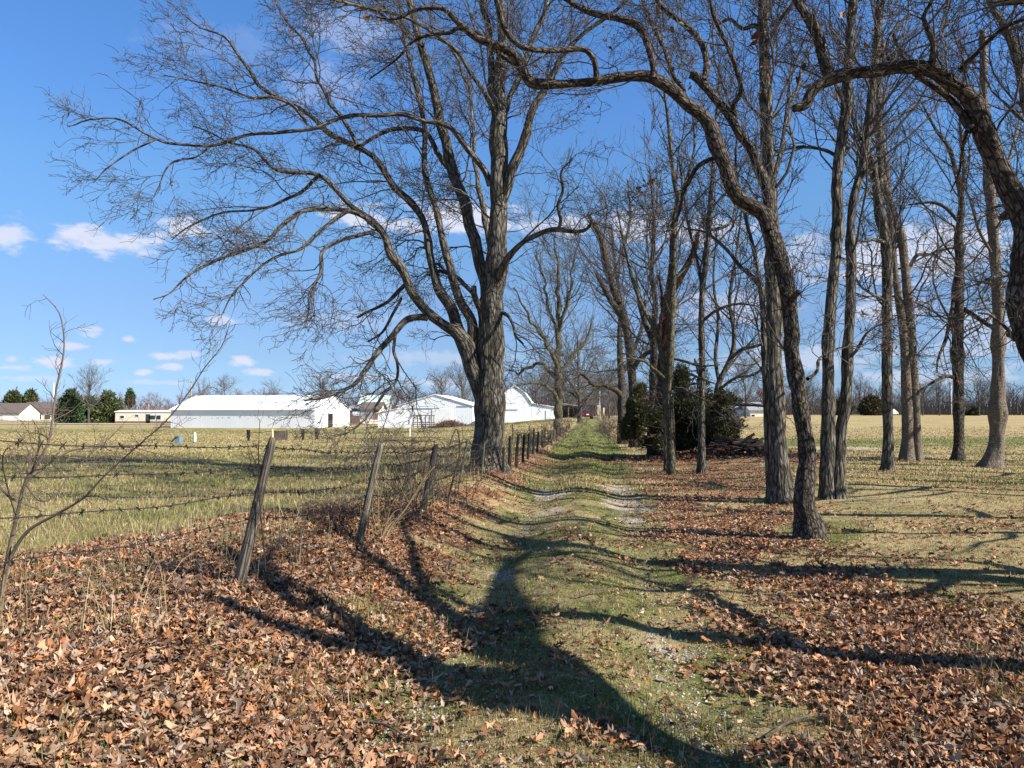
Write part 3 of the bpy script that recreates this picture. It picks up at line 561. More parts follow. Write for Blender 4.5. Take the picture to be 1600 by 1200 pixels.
# ------------------------------------------------------------------ traced trees
Y = 17.6
tree('big_tree', 'massive many-limbed bare tree on the fence line left of the lane', (762, 748), [
 (Y, Y, [(762, 748, 36), (762, 728, 29), (762, 705, 25), (762, 670, 23.5), (763, 613, 22), (767, 560, 17), (766, 493, 16.5), (772, 427, 15.5), (776, 360, 14.5), (779, 300, 14), (778.5, 233, 11.5), (779, 167, 10.5), (783, 67, 8), (779, -60, 6), (774, -180, 3)]),
 (Y, Y - .5, [(759, 640, 14.8), (748, 600, 13.9), (738, 570, 12.2), (731, 542, 11.7), (716, 520, 9.6), (700, 512, 8.3), (667, 487, 7.8), (647, 457, 7.2), (633, 430, 7.0), (613, 397, 6.3), (600, 365, 5.5), (567, 333, 4.9), (547, 318, 4.3), (520, 290, 3.9), (490, 272, 3.5), (433, 266, 2.6), (392, 232, 1.9), (345, 215, 1.3), (300, 196, 0.9)]),
 (Y - .1, Y - 2.5, [(608, 388, 4.3), (590, 357, 4.3), (550, 330, 3.9), (482, 328, 3.5), (442, 351, 3.0), (415, 378, 2.8), (352, 400, 2.2), (298, 427, 1.7), (266, 459, 1.2), (240, 470, 0.8)]),
 (Y, Y + 1.5, [(733, 545, 10.4), (722, 525, 9.6), (714, 505, 8.7), (706, 485, 8.1), (690, 457, 7.7), (677, 420, 7.0), (669, 393, 6.5), (662, 350, 5.9), (645, 322, 5.5), (617, 293, 5.2), (597, 263, 4.9), (577, 240, 4.5), (533, 217, 4.2), (500, 195, 3.7), (469, 171, 3.3), (415, 140, 2.9), (392, 117, 2.6), (370, 85, 2.3), (352, 58, 1.9), (316, 45, 1.4), (285, 22, 0.9)]),
 (Y, Y + .8, [(738, 548, 9.6), (734, 500, 8.1), (717, 463, 7.2), (703, 420, 6.5), (693, 387, 5.7), (680, 327, 5.0), (669, 295, 4.7), (663, 262, 4.3), (663, 217, 4.2), (659, 180, 4.0), (652, 140, 3.8), (640, 100, 3.5), (632, 50, 3.3), (623, 0, 3.0), (612, -90, 1.7)]),
 (Y, Y + 2.2, [(760, 480, 8.7), (756, 445, 8.7), (747, 405, 8.7), (738, 367, 9.0), (729, 327, 9.1), (719, 300, 9.0), (706, 260, 8.4), (697, 227, 7.8), (687, 187, 7.7), (677, 143, 7.2), (667, 107, 6.8), (660, 73, 6.4), (647, 33, 5.7), (638, 0, 5.2), (622, -110, 2.6)]),
 (Y, Y + .3, [(779, 215, 6.1), (770, 150, 5.7), (765, 67, 5.2), (755, 0, 4.3), (742, -120, 2.6)]),
 (Y, Y - 1, [(782, 325, 7.8), (792, 290, 7.8), (799, 265, 7.7), (810, 240, 7.4), (820, 210, 7.0), (833, 177, 6.3), (847, 143, 5.6), (867, 110, 4.9), (877, 87, 4.3), (902, 60, 3.7), (940, 30, 3.1), (970, 8, 2.6), (1010, -30, 1.7)]),
 (Y, Y + 1, [(780, 205, 4.3), (790, 167, 4.5), (813, 117, 4.3), (833, 60, 4.0), (853, 10, 3.5), (872, -70, 1.7)]),
 (Y, Y - 2, [(775, 452, 6.1), (781, 425, 6.1), (797, 397, 5.2), (820, 377, 4.3), (850, 363, 3.8), (870, 360, 3.7), (900, 361, 3.0), (916, 358, 2.3), (925, 346, 1.4)]),
 (Y - 1.4, Y - 1.8, [(872, 360, 2.6), (876, 345, 2.6), (870, 320, 2.4), (880, 297, 2.1), (879, 270, 1.7), (893, 250, 1.0)]),
 (Y, Y - 1.5, [(766, 290, 5.2), (757, 268, 4.9), (735, 240, 4.7), (714, 212, 4.5), (699, 199, 4.3), (667, 188, 4.0), (633, 181, 3.9), (593, 180, 3.7), (555, 181, 3.5), (517, 192, 3.1), (492, 202, 3.0), (415, 208, 2.6), (370, 216, 2.4), (325, 229, 2.3), (271, 223, 1.9), (235, 214, 1.7), (190, 189, 1.5), (145, 186, 1.1), (104, 196, 0.7)]),
 (Y - .9, Y - 1.6, [(330, 228, 1.9), (307, 243, 1.7), (271, 252, 1.6), (248, 288, 1.0), (240, 303, 0.6)]),
 (Y - 1, Y - 1.6, [(245, 217, 1.7), (212, 234, 1.5), (172, 261, 1.1), (145, 288, 0.7)]),
 (Y + 1.4, Y + .2, [(700, 262, 4.3), (685, 243, 4.0), (668, 212, 3.7), (643, 203, 3.5), (613, 204, 3.1), (587, 217, 2.8), (560, 229, 2.4), (533, 222, 1.7), (505, 232, 1.2)]),
 (Y - .1, Y - 2.6, [(667, 496, 5.7), (655, 496, 5.2), (640, 499, 4.9), (626, 511, 4.6), (610, 530, 4.3), (590, 553, 4.0), (573, 577, 3.7), (560, 593, 3.1), (533, 610, 2.4), (503, 622, 1.7), (478, 628, 1.0)]),
 (Y - .4, Y - 2.9, [(617, 524, 3.0), (617, 545, 2.7), (623, 567, 2.6), (620, 592, 2.4), (600, 613, 2.2), (583, 637, 1.7), (560, 662, 1.4), (535, 680, 0.9), (515, 678, 0.5)]),
 (Y, Y - .4, [(757, 492, 6.1), (750, 482, 6.1), (744, 470, 5.5), (740, 458, 5.2), (739, 446, 4.3)]),
 (Y - .2, Y + .8, [(744, 465, 3.5), (730, 449, 3.5), (713, 433, 3.1), (687, 423, 2.6), (672, 430, 1.7)]),
 (Y, Y - 1.8, [(780, 488, 3.1), (790, 491, 2.9), (798, 504, 2.6), (805, 525, 2.3), (816, 538, 1.4)]),
 (Y - .2, Y + .7, [(640, 438, 3.8), (628, 450, 3.5), (613, 467, 3.1), (590, 479, 2.6), (557, 497, 1.7)]),
 (Y + .2, Y + 1.2, [(627, 466, 2.8), (612, 492, 2.6), (597, 520, 2.1), (575, 535, 1.4)]),
 (Y + .2, Y + 4.5, [(772, 420, 5.2), (756, 330, 4.3), (740, 250, 3.5), (735, 150, 2.6), (700, 60, 1.7)]),
 (Y - .8, Y - 2.2, [(545, 328, 3.4), (520, 345, 3.2), (495, 365, 3), (470, 388, 2.8), (440, 398, 2.4), (405, 420, 2), (375, 450, 1.6), (350, 490, 1)]),
 (Y - .3, Y - 2.4, [(585, 362, 3.4), (560, 368, 3.2), (530, 375, 3), (505, 392, 2.6), (500, 425, 2.2), (485, 460, 1.8), (478, 500, 1)]),
 (Y - .6, Y + 1.6, [(500, 273, 3), (470, 300, 2.8), (430, 318, 2.5), (390, 330, 2), (345, 335, 1.6), (300, 352, 1.2), (268, 372, .8)]),
 (Y - .4, Y - 1.6, [(480, 190, 3), (455, 165, 2.8), (420, 150, 2.5), (390, 152, 2), (350, 140, 1.6), (300, 128, 1.2), (255, 118, .8)]),
 (Y - .4, Y + 2.6, [(560, 228, 3.4), (530, 180, 3), (500, 130, 2.6), (480, 70, 2), (440, 20, 1.5), (420, -30, 1)]),
 (Y, Y - 3.5, [(778, 180, 4.3), (720, 90, 3.5), (640, 30, 2.6), (520, 0, 1.7), (430, -40, 1.0)]),
 (Y, Y + 3, [(660, 73, 3.5), (590, 20, 2.6), (500, -10, 1.9), (430, -40, 1.0)]),
], n=(400, 2900, 9500, 3500), L=(2.9, 1.3, .55, .26), seed=11, bark='bark_shag', tmin=.35, trop=(0, -.01, .02), kink=.30, rmin=.0056, sides=40, res=.055, amp=.11, kb=11, gnarl=.08, flare=.5, fl=.25, limbtmin=.15)

Y = 9.6
tree('arching_oak', 'nearest right-hand oak, its crooked limb arching left over the lane', (1265, 832), [
 (Y, Y, [(1266, 836, 27), (1266, 822, 22), (1264, 805, 18.5), (1262, 780, 16), (1260, 741, 14), (1257, 684, 13), (1251, 626, 12.5), (1248, 583, 12), (1240, 540, 12.3), (1241, 520, 12.5), (1231, 465, 12), (1220, 420, 12.5), (1207, 380, 13.5), (1199, 348, 13), (1195, 325, 12)]),
 (Y, Y - .3, [(1202, 360, 12), (1192, 332, 12), (1178, 320, 11.5), (1163, 308, 11), (1147, 285, 10.5), (1136, 257, 10.5), (1123, 230, 11), (1113, 203, 11), (1097, 182, 10.5), (1073, 167, 10.5), (1050, 148, 11), (1029, 133, 11), (1010, 124, 10), (980, 123, 8.4), (930, 127, 7.6), (880, 131, 7), (832, 129, 7.6), (818, 116, 7), (799, 92, 6.5), (780, 79, 5.8), (747, 66, 5.6), (727, 50, 5.2), (707, 33, 4.6), (687, 17, 4), (647, 16, 3.2), (622, 25, 2.2), (590, 22, 1.2)]),
 (Y - .2, Y + .6, [(1022, 124, 7), (1020, 108, 6.4), (1013, 83, 6), (1001, 50, 6), (985, 38, 6), (967, 32, 5.6), (930, 17, 5.4), (890, 0, 5), (840, -26, 3)]),
 (Y - .2, Y - 1, [(932, 124, 4.5), (930, 102, 4.4), (922, 88, 4.4), (907, 80, 4.4), (863, 82, 4.2), (823, 78, 4), (803, 66, 4), (788, 43, 4.6), (780, 15, 4), (768, -40, 2.5)]),
 (Y - .2, Y + .7, [(822, 120, 4), (790, 88, 4), (752, 55, 4), (715, 43, 3.4), (700, 52, 3), (650, 62, 2.4), (620, 90, 1.6), (580, 120, 1)]),
 (Y, Y + .4, [(1204, 372, 11), (1199, 330, 10), (1196, 300, 9), (1187, 267, 8), (1173, 233, 7.6), (1160, 210, 7.2), (1143, 180, 7), (1123, 157, 7), (1101, 131, 6.8), (1092, 121, 7.5), (1082, 117, 6.5)]),
 (Y + .3, Y + 1, [(1100, 126, 4.5), (1104, 105, 4.8), (1103, 80, 5), (1093, 60, 4.8), (1060, 33, 4.3), (1033, 13, 4), (1020, -15, 3)]),
 (Y + .3, Y - .3, [(1150, 187, 4), (1146, 165, 4), (1156, 143, 4), (1150, 117, 3.8), (1140, 80, 3.6), (1127, 50, 3.4), (1113, 18, 3), (1108, -20, 2)]),
 (Y, Y + .4, [(1125, 240, 4), (1115, 248, 3.6), (1090, 263, 3.2), (1068, 300, 2.6), (1060, 333, 2.2), (1046, 355, 1.4)]),
 (Y, Y + 1, [(1262, 592, 4), (1267, 588, 3.2), (1281, 577, 2.8), (1290, 560, 2), (1310, 545, 1.4), (1345, 543, .8)]),
 (Y, Y - .5, [(1236, 470, 6), (1243, 462, 5.6), (1250, 459, 4.6), (1253, 462, 3)]),
 (Y, Y + 2, [(1198, 330, 4), (1225, 230, 3.4), (1240, 140, 2.6), (1275, 60, 1.8)]),
 (Y - .1, Y + 3.4, [(1073, 167, 5), (1050, 100, 4), (1010, 20, 3), (990, -60, 2)]),
], n=(110, 800, 2600, 900), L=(2.0, .85, .38, .18), seed=23, bark='bark_oak', tmin=.45, kink=.28, rmin=.0038, sides=36, res=.04, amp=.12, kb=20, leaves=60, gnarl=.10, flare=.16, fl=.3, limbtmin=.2)

Y = 13.2
tree('shaggy_tree', 'tall straight shaggy-barked tree right behind the arching oak', (1220, 777), [
 (Y, Y, [(1222, 779, 24), (1220, 765, 19), (1219, 745, 16.5), (1216, 700, 14), (1214, 655, 12.3), (1212, 600, 11.7), (1210, 540, 11.2), (1210, 480, 10.5), (1207, 420, 10), (1207, 360, 9.5), (1206, 300, 9.2), (1200, 233, 8.8), (1197, 167, 9), (1195, 100, 9), (1193, 40, 8), (1193, -60, 6), (1190, -200, 3)]),
 (Y, Y + .5, [(1195, 60, 4), (1180, 40, 3.8), (1160, 45, 3.2), (1140, 30, 2.5), (1120, 40, 1.5)]),
 (Y, Y - 1, [(1197, 70, 3), (1220, 30, 2.5), (1250, -10, 2)]),
], n=(49, 347, 1300, 150), L=(2.88, 1.19, 0.54, 0.20), seed=31, tmin=.42, leaves=50, sides=32, res=.06, amp=.16, kb=11, flare=.25, fl=.3)
tree('slender_tree', 'slender trunk hugging the left side of the straight shaggy tree', (1203, 770), [
 (Y + .4, Y + .4, [(1204, 774, 7.5), (1202, 750, 5.6), (1200, 700, 5.3), (1198, 650, 5.2), (1196, 600, 5), (1194, 545, 5), (1192, 480, 5), (1189, 446, 4.6)]),
 (Y + .4, Y + 1.5, [(1190, 450, 4.4), (1180, 438, 4), (1166, 424, 3.8), (1153, 413, 3.4), (1142, 397, 3), (1120, 376, 2.5), (1100, 362, 2), (1070, 358, 1)]),
 (Y + .4, Y + 1, [(1189, 450, 3.6), (1180, 400, 3.2), (1165, 340, 2.6), (1150, 270, 2), (1152, 200, 1)]),
], n=(21, 179, 650, 0), L=(1.88, 1.00, 0.48, 0.20), seed=32, tmin=.5, sides=16, amp=.12)
Y = 13.2
G = 'bare trees standing on the right-hand lawn'
tree('twin_trunk_tree', 'shaggy tree with two trunks forking from the ground in a V', (1300, 777), [
 (Y, Y, [(1292, 779, 15), (1292, 756, 10), (1294, 684, 10), (1294, 620, 9.6), (1294, 540, 9.6), (1297, 493, 9.5), (1305, 410, 9), (1309, 360, 8.8), (1309, 320, 8.8), (1308, 283, 8.5), (1315, 217, 8), (1322, 167, 8), (1325, 117, 7.6), (1327, 67, 7.2), (1332, 17, 6.8), (1338, -60, 5.5), (1346, -200, 3)]),
 (Y, Y, [(1309, 781, 18), (1310, 756, 11.5), (1311, 712, 10), (1314, 669, 9.5), (1320, 641, 9), (1323, 597, 8.6), (1325, 540, 8), (1329, 477, 7.4), (1330, 420, 7.3), (1329, 367, 7), (1333, 317, 6.7), (1347, 260, 6.3), (1356, 200, 6.3), (1363, 133, 5.6), (1370, 67, 5.2), (1373, 17, 5), (1380, -110, 3)]),
 (Y, Y - 1.6, [(1326, 560, 3), (1340, 545, 2.6), (1355, 520, 2.2), (1380, 505, 1.4), (1420, 490, .8)]),
 (Y, Y + 1, [(1315, 250, 3), (1290, 235, 2.6), (1255, 230, 2.2), (1210, 235, 1.6), (1180, 228, 1)]),
], n=(64, 421, 1500, 150), L=(2.62, 1.12, 0.50, 0.20), seed=41, ntrunk=2, tmin=.38, leaves=55, sides=28, res=.06, amp=.2, kb=11, flare=.25, group=G)
Y = 18.3
tree('straight_tree', 'single straight trunk between the V-shaped pair and the smooth twin tree', (1388, 740), [
 (Y, Y, [(1388, 742, 15), (1388, 727, 10), (1388, 690, 8.6), (1387, 655, 8), (1386, 569, 7.8), (1386, 493, 7.6), (1386, 410, 8), (1383, 370, 8), (1376, 340, 7.6), (1370, 300, 6.8), (1363, 253, 6), (1352, 232, 5), (1340, 205, 4), (1333, 180, 3.4), (1325, 120, 2)]),
 (Y, Y + .6, [(1392, 420, 3.4), (1399, 370, 3), (1406, 335, 2.6), (1415, 305, 1.8)]),
 (Y, Y + 1, [(1375, 330, 5), (1376, 267, 4.5), (1374, 200, 4), (1372, 117, 3.2), (1378, 0, 2)]),
 (Y, Y - 1, [(1384, 380, 3.6), (1365, 374, 3.2), (1350, 377, 2.6), (1338, 374, 1.6)]),
 (Y, Y - 2, [(1382, 470, 2.8), (1360, 458, 2.6), (1345, 447, 2.2), (1336, 430, 1.6), (1338, 410, 1)]),
], n=(49, 347, 1200, 100), L=(3.12, 1.38, 0.60, 0.25), seed=51, tmin=.35, leaves=45, sides=24, res=.08, kb=9, amp=.15, group=G)
Y = 22.5
tree('twin_trunk_tree', 'smooth pale tree whose two trunks join in a mossy base', (1424, 715), [
 (Y, Y, [(1417, 716, 13), (1418, 700, 9.5), (1418, 680, 8), (1417, 627, 7.2), (1412, 527, 6.4), (1403, 460, 6), (1397, 410, 5.6), (1392, 350, 4.8), (1387, 290, 4), (1378, 200, 3), (1372, 80, 2)]),
 (Y, Y, [(1432, 715, 11), (1432, 690, 7.6), (1430, 627, 6.4), (1426, 560, 6.4), (1423, 510, 6.6), (1418, 460, 7), (1413, 410, 6.8), (1407, 365, 6.4), (1393, 325, 5.8), (1380, 277, 5.2), (1373, 217, 4.8), (1373, 150, 4.2), (1375, 60, 3), (1378, -80, 1.5)]),
 (Y, Y + 2, [(1416, 430, 3), (1430, 402, 2.8), (1445, 397, 2.4), (1465, 402, 2), (1490, 420, 1.3)]),
], n=(60, 379, 1300, 0), L=(3.50, 1.56, 0.72, 0.25), seed=61, ntrunk=2, bark='bark_pale', tmin=.35, leaves=30, sides=22, res=.1, kb=8, amp=.08, group=G)
Y = 22.5
tree('forked_limb_tree', 'grey trunk with low drooping side limbs, left of the pale shaggy-footed tree', (1498, 716), [
 (Y, Y, [(1498, 718, 13), (1498, 705, 9), (1498, 693, 7.6), (1497, 593, 7.4), (1496, 540, 7.2), (1497, 493, 7.2), (1496, 453, 8), (1499, 420, 6.4), (1499, 393, 6), (1497, 367, 5.8), (1501, 340, 4.8), (1502, 310, 4.2), (1493, 267, 3.8), (1482, 230, 3), (1462, 202, 2), (1440, 160, 1)]),
 (Y, Y + .4, [(1500, 330, 3), (1506, 260, 2.6), (1500, 180, 2), (1510, 100, 1)]),
 (Y, Y - 1, [(1492, 590, 2.6), (1478, 588, 2.6), (1460, 596, 2.2), (1434, 612, 1.4)]),
 (Y, Y - 1.4, [(1490, 470, 2.6), (1484, 500, 2.8), (1478, 530, 2.4), (1466, 560, 1.6), (1464, 582, 1)]),
 (Y, Y - 1, [(1505, 482, 3.4), (1520, 492, 3.2), (1545, 508, 3.4), (1570, 522, 3), (1600, 530, 2)]),
 (Y, Y, [(1496, 345, 3), (1478, 325, 2.8), (1455, 316, 2.2), (1420, 320, 1.4)]),
], n=(64, 442, 1500, 0), L=(3.50, 1.50, 0.66, 0.25), seed=71, bark='bark_oak', tmin=.25, leaves=80, sides=22, res=.1, kb=9, amp=.13, group=G)
Y = 19.5
tree('flaking_tree', 'pale flaky-barked trunk with a wide flared foot, snapped off at the top', (1553, 728), [
 (Y, Y, [(1550, 732, 24), (1552, 722, 16), (1555, 706, 12.5), (1558, 684, 11), (1560, 626, 9.6), (1560, 540, 9), (1559, 460, 8.2), (1553, 380, 8), (1550, 333, 7.6), (1545, 283, 7), (1541, 220, 6.6), (1537, 150, 6), (1537, 100, 5.5), (1536, 66, 5), (1535, 47, 3.6)]),
 (Y, Y + .5, [(1539, 102, 2.6), (1530, 96, 2.6), (1518, 98, 2), (1508, 96, 1)]),
 (Y, Y - 1, [(1552, 400, 2.6), (1530, 360, 2.2), (1515, 310, 1.6), (1500, 280, 1)]),
 (Y, Y + 2, [(1548, 330, 3), (1570, 270, 2.4), (1590, 200, 2), (1600, 150, 1)]),
], n=(47, 316, 1100, 0), L=(2.88, 1.38, 0.60, 0.25), seed=81, bark='bark_pale', tmin=.3, leaves=50, sides=28, res=.07, kb=9, amp=.16, flare=.3, fl=.35, group=G)

# the leaning tree whose trunk arches in from the right edge (foot just outside the frame)
Y = 7.0
tree('leaning_tree', 'dark knobbly trunk curving in from the right edge and bending left overhead', (1735, 915), [
 (Y, Y, [(1738, 925, 25), (1728, 870, 19), (1712, 800, 17), (1685, 720, 16.5), (1655, 650, 16), (1625, 590, 15.5), (1604, 530, 15), (1596, 490, 15.5), (1597, 450, 14.5), (1590, 405, 15), (1590, 350, 17), (1578, 300, 16), (1561, 260, 15), (1548, 217, 16), (1538, 175, 15), (1521, 147, 13), (1494, 122, 12), (1467, 105, 11), (1433, 97, 11), (1393, 99, 11), (1360, 109, 9.6), (1327, 117, 9), (1297, 127, 8.6), (1277, 137, 8.2), (1264, 152, 8), (1256, 170, 7.5), (1238, 176, 5)]),
 (Y, Y + .3, [(1300, 124, 9), (1293, 112, 9), (1287, 95, 9), (1281, 75, 9), (1270, 50, 9), (1254, 23, 8), (1237, 0, 7), (1212, -50, 5)]),
 (Y, Y - .2, [(1282, 80, 6), (1277, 50, 5), (1275, 20, 2.5)]),
 (Y, Y - .4, [(1456, 100, 6), (1458, 88, 5), (1460, 68, 4.4), (1453, 47, 4.4), (1447, 30, 3.4), (1457, 12, 2.8), (1466, -5, 2)]),
 (Y, Y + .7, [(1520, 203, 7), (1510, 193, 6.6), (1500, 177, 6), (1477, 153, 5.5), (1450, 133, 5), (1427, 113, 4.2), (1414, 85, 3.6), (1402, 58, 3.2), (1412, 35, 2), (1440, 20, 1)]),
 (Y, Y - .6, [(1499, 112, 4.6), (1508, 100, 4.2), (1520, 88, 4), (1542, 64, 3.8), (1573, 40, 3.5), (1600, 30, 3), (1650, 20, 2)]),
 (Y, Y + .5, [(1510, 205, 3), (1505, 240, 2.4), (1503, 270, 1.6), (1490, 300, 1)]),
 (Y, Y - .3, [(1595, 500, 6), (1587, 530, 4), (1575, 515, 3), (1545, 490, 2), (1520, 485, 1)]),
 (Y, Y + .4, [(1390, 95, 4), (1384, 75, 3.5), (1386, 50, 2.6), (1400, 30, 1.6)]),
 (Y, Y + .3, [(1583, 335, 7), (1572, 337, 8), (1565, 342, 5)]),
 (Y, Y + 2, [(1590, 380, 5), (1640, 300, 4), (1660, 200, 3), (1620, 90, 2), (1600, 0, 1)]),
], n=(77, 484, 1500, 450), L=(1.25, 0.62, 0.30, 0.12), seed=91, bark='bark_oak', tmin=.55, kink=.28, rmin=.0026, sides=40, res=.03, amp=.15, kb=18, leaves=70, gnarl=.09, flare=.2)

# background limb entering at the top right corner
Y = 15
tree('upright_tree', 'upright tree at the top right corner behind the leaning dark trunk', (1700, 760), [
 (Y, Y, [(1690, 760, 15), (1680, 650, 10), (1662, 500, 9), (1640, 350, 8), (1615, 220, 7), (1600, 150, 6.5), (1587, 83, 6), (1576, 55, 6), (1566, 33, 5), (1545, 0, 4), (1530, -80, 2)]),
 (Y, Y + 1, [(1640, 350, 4), (1600, 330, 3.4), (1570, 320, 2.6), (1540, 330, 1.6)]),
 (Y, Y - 1, [(1655, 480, 4), (1610, 440, 3.4), (1570, 430, 2.6), (1530, 440, 1.4)]),
], n=(49, 337, 1200, 0), L=(2.50, 1.19, 0.54, 0.20), seed=95, tmin=.35, sides=18, leaves=30)

# slender pair beside the lane in front of the junipers
Y = 19.6
G2 = 'slender trees in front of the dark junipers'
tree('slender_tree', 'thin grey-green tree in front of the junipers, nearer the lane', (1048, 733), [
 (Y, Y, [(1049, 736, 8), (1049, 722, 6), (1046, 675, 5.2), (1044, 625, 5.6), (1047, 575, 6), (1049, 525, 4.8), (1050, 480, 4.5), (1053, 413, 4.6), (1054, 347, 4.4), (1060, 313, 3.8), (1053, 280, 3.2), (1045, 200, 2.6), (1035, 120, 1.4)]),
 (Y, Y + .5, [(1043, 610, 4.4), (1040, 590, 4.4), (1033, 550, 4), (1024, 515, 3.6), (1012, 495, 3.2), (1000, 470, 2.8), (987, 432, 2.4), (975, 380, 1.6), (965, 330, 1)]),
 (Y, Y - .6, [(1052, 560, 2.6), (1075, 566, 2.4), (1095, 572, 1.8), (1125, 570, 1)]),
 (Y, Y - .6, [(1051, 583, 2.4), (1070, 582, 2.2), (1092, 590, 1.8), (1118, 600, 1)]),
 (Y, Y - .6, [(1049, 606, 2.2), (1066, 610, 2), (1088, 619, 1.6), (1115, 632, .9)]),
 (Y, Y - .5, [(1038, 590, 2.6), (1020, 575, 2.2), (1000, 562, 1.8), (965, 560, 1)]),
 (Y, Y + .8, [(1056, 340, 3), (1070, 290, 2.6), (1085, 230, 2), (1080, 160, 1.2)]),
], n=(42, 247, 735, 0), L=(3.00, 1.31, 0.60, 0.25), seed=101, bark='bark_moss', twig='twig', tmin=.4, sides=18, kb=10, amp=.1, leaves=15, group=G2)
tree('slender_tree', 'thin straight tree in front of the junipers, just right of its partner', (1096, 733), [
 (Y, Y, [(1096, 736, 10), (1096, 725, 7), (1096, 690, 5.4), (1096, 650, 5), (1097, 575, 4.8), (1096, 500, 4.8), (1098, 450, 4.6), (1103, 410, 4.2), (1107, 363, 4), (1110, 313, 3.6), (1113, 280, 3.2), (1118, 200, 2.6), (1125, 100, 1.4)]),
 (Y, Y + .6, [(1098, 460, 3.6), (1094, 430, 3.2), (1087, 397, 2.8), (1075, 350, 2.2), (1068, 300, 1.6), (1060, 240, 1)]),
 (Y, Y - .8, [(1100, 500, 2.6), (1120, 485, 2.4), (1150, 475, 2), (1185, 478, 1.2)]),
 (Y, Y + .8, [(1108, 360, 2.6), (1130, 355, 2.4), (1143, 345, 2), (1148, 320, 1.6), (1135, 300, 1)]),
], n=(42, 247, 735, 0), L=(3.00, 1.31, 0.60, 0.25), seed=102, bark='bark_shag', tmin=.4, sides=18, kb=9, amp=.14, leaves=15, group=G2)
tree('sapling', 'short thin stem standing against the left slender tree', (1040, 722), [
 (Y + .9, Y + .9, [(1040, 724, 3.6), (1040, 690, 3), (1039, 650, 2.8), (1037, 600, 2.2), (1030, 540, 1.4)])], n=(9, 44, 98, 0), L=(1.10, 0.60, 0.30, 0.20), seed=103, sides=10)

# trees in the far row along the right of the lane
G3 = 'old dark trees in the hedgerow right of the lane'
Y = 38
tree('old_tree', 'dark hedgerow tree with one low limb reaching left over the lane', (975, 655), [
 (Y, Y, [(973, 668, 9), (972, 647, 6.5), (972, 613, 5.6), (970, 580, 5), (968, 530, 4), (970, 480, 3.4), (962, 420, 2.6), (955, 350, 1.6)]),
 (Y, Y - 2, [(971, 620, 5), (963, 610, 4.6), (947, 602, 4), (927, 601, 3.2), (917, 590, 2.4), (905, 582, 1.6), (890, 585, 1)]),
 (Y, Y + 1, [(970, 590, 3.6), (985, 560, 3), (1000, 520, 2.4), (1010, 470, 1.6)]),
], n=(48, 282, 930, 0), L=(5.25, 2.38, 1.08, 0.40), seed=111, bark='bark_oak', twig='twig', tmin=.3, rmin=.0075, sides=16, res=.2, kb=6, group=G3)
Y = 34
tree('broken_top_tree', 'leaning dark hedgerow trunk with two snapped tops above the lane', (990, 660), [
 (Y, Y, [(992, 675, 10), (991, 640, 8), (989, 613, 7), (984, 547, 7), (977, 507, 7), (967, 473, 6.4), (957, 445, 6), (950, 420, 5.6), (943, 387, 5.2), (936, 365, 4.8), (927, 348, 4.2), (918, 334, 3)]),
 (Y, Y - 1, [(974, 498, 5.4), (965, 485, 5), (953, 468, 4.6), (943, 447, 4), (936, 435, 3.6), (931, 426, 2.2)]),
 (Y, Y - 2, [(988, 580, 4), (1000, 560, 3.6), (1020, 545, 2.8), (1035, 520, 2)]),
 (Y, Y + 2, [(955, 440, 3), (970, 400, 2.6), (985, 340, 2), (980, 280, 1)]),
], n=(53, 282, 930, 0), L=(4.50, 2.12, 0.96, 0.40), seed=112, bark='bark_oak', twig='twig', tmin=.3, rmin=.0065, sides=18, res=.15, kb=7, group=G3)
Y = 27
tree('old_tree', 'grey hedgerow trunk rising out of the small juniper', (1020, 680), [
 (Y, Y, [(1018, 690, 8), (1019, 647, 6.4), (1021, 600, 6), (1022, 560, 5.6), (1021, 520, 5), (1024, 470, 4.4), (1018, 420, 3.6), (1022, 350, 2.6), (1015, 260, 1.5)]),
 (Y, Y + 1, [(1022, 540, 4), (1010, 510, 3.6), (1000, 480, 3), (993, 440, 2)]),
], n=(39, 247, 735, 0), L=(3.75, 1.75, 0.84, 0.30), seed=113, bark='bark_oak', twig='twig', tmin=.3, rmin=.007, sides=16, res=.15, kb=8, group=G3)
Y = 26
tree('vine_covered_tree', 'broken trunk wrapped in red-brown vines among the junipers', (1036, 690), [
 (Y, Y, [(1034, 696, 11), (1035, 640, 10), (1037, 580, 9.6), (1040, 513, 9), (1046, 470, 8.4), (1050, 440, 7.4), (1050, 397, 5), (1052, 350, 3)]),
 (Y, Y - .6, [(1048, 462, 6.6), (1060, 437, 6.2), (1072, 418, 5.6), (1080, 403, 5), (1088, 380, 4.4), (1091, 362, 3)]),
 (Y, Y - 1, [(1038, 560, 4), (1030, 520, 3.6), (1035, 480, 3), (1030, 430, 2)]),
], n=(48, 224, 588, 0), L=(2.25, 1.12, 0.60, 0.30), seed=114, bark='bark_vine', twig='twig', tmin=.1, rmin=.006, sides=20, res=.08, kb=12, amp=.3, leaves=160, group=G3)
Y = 31
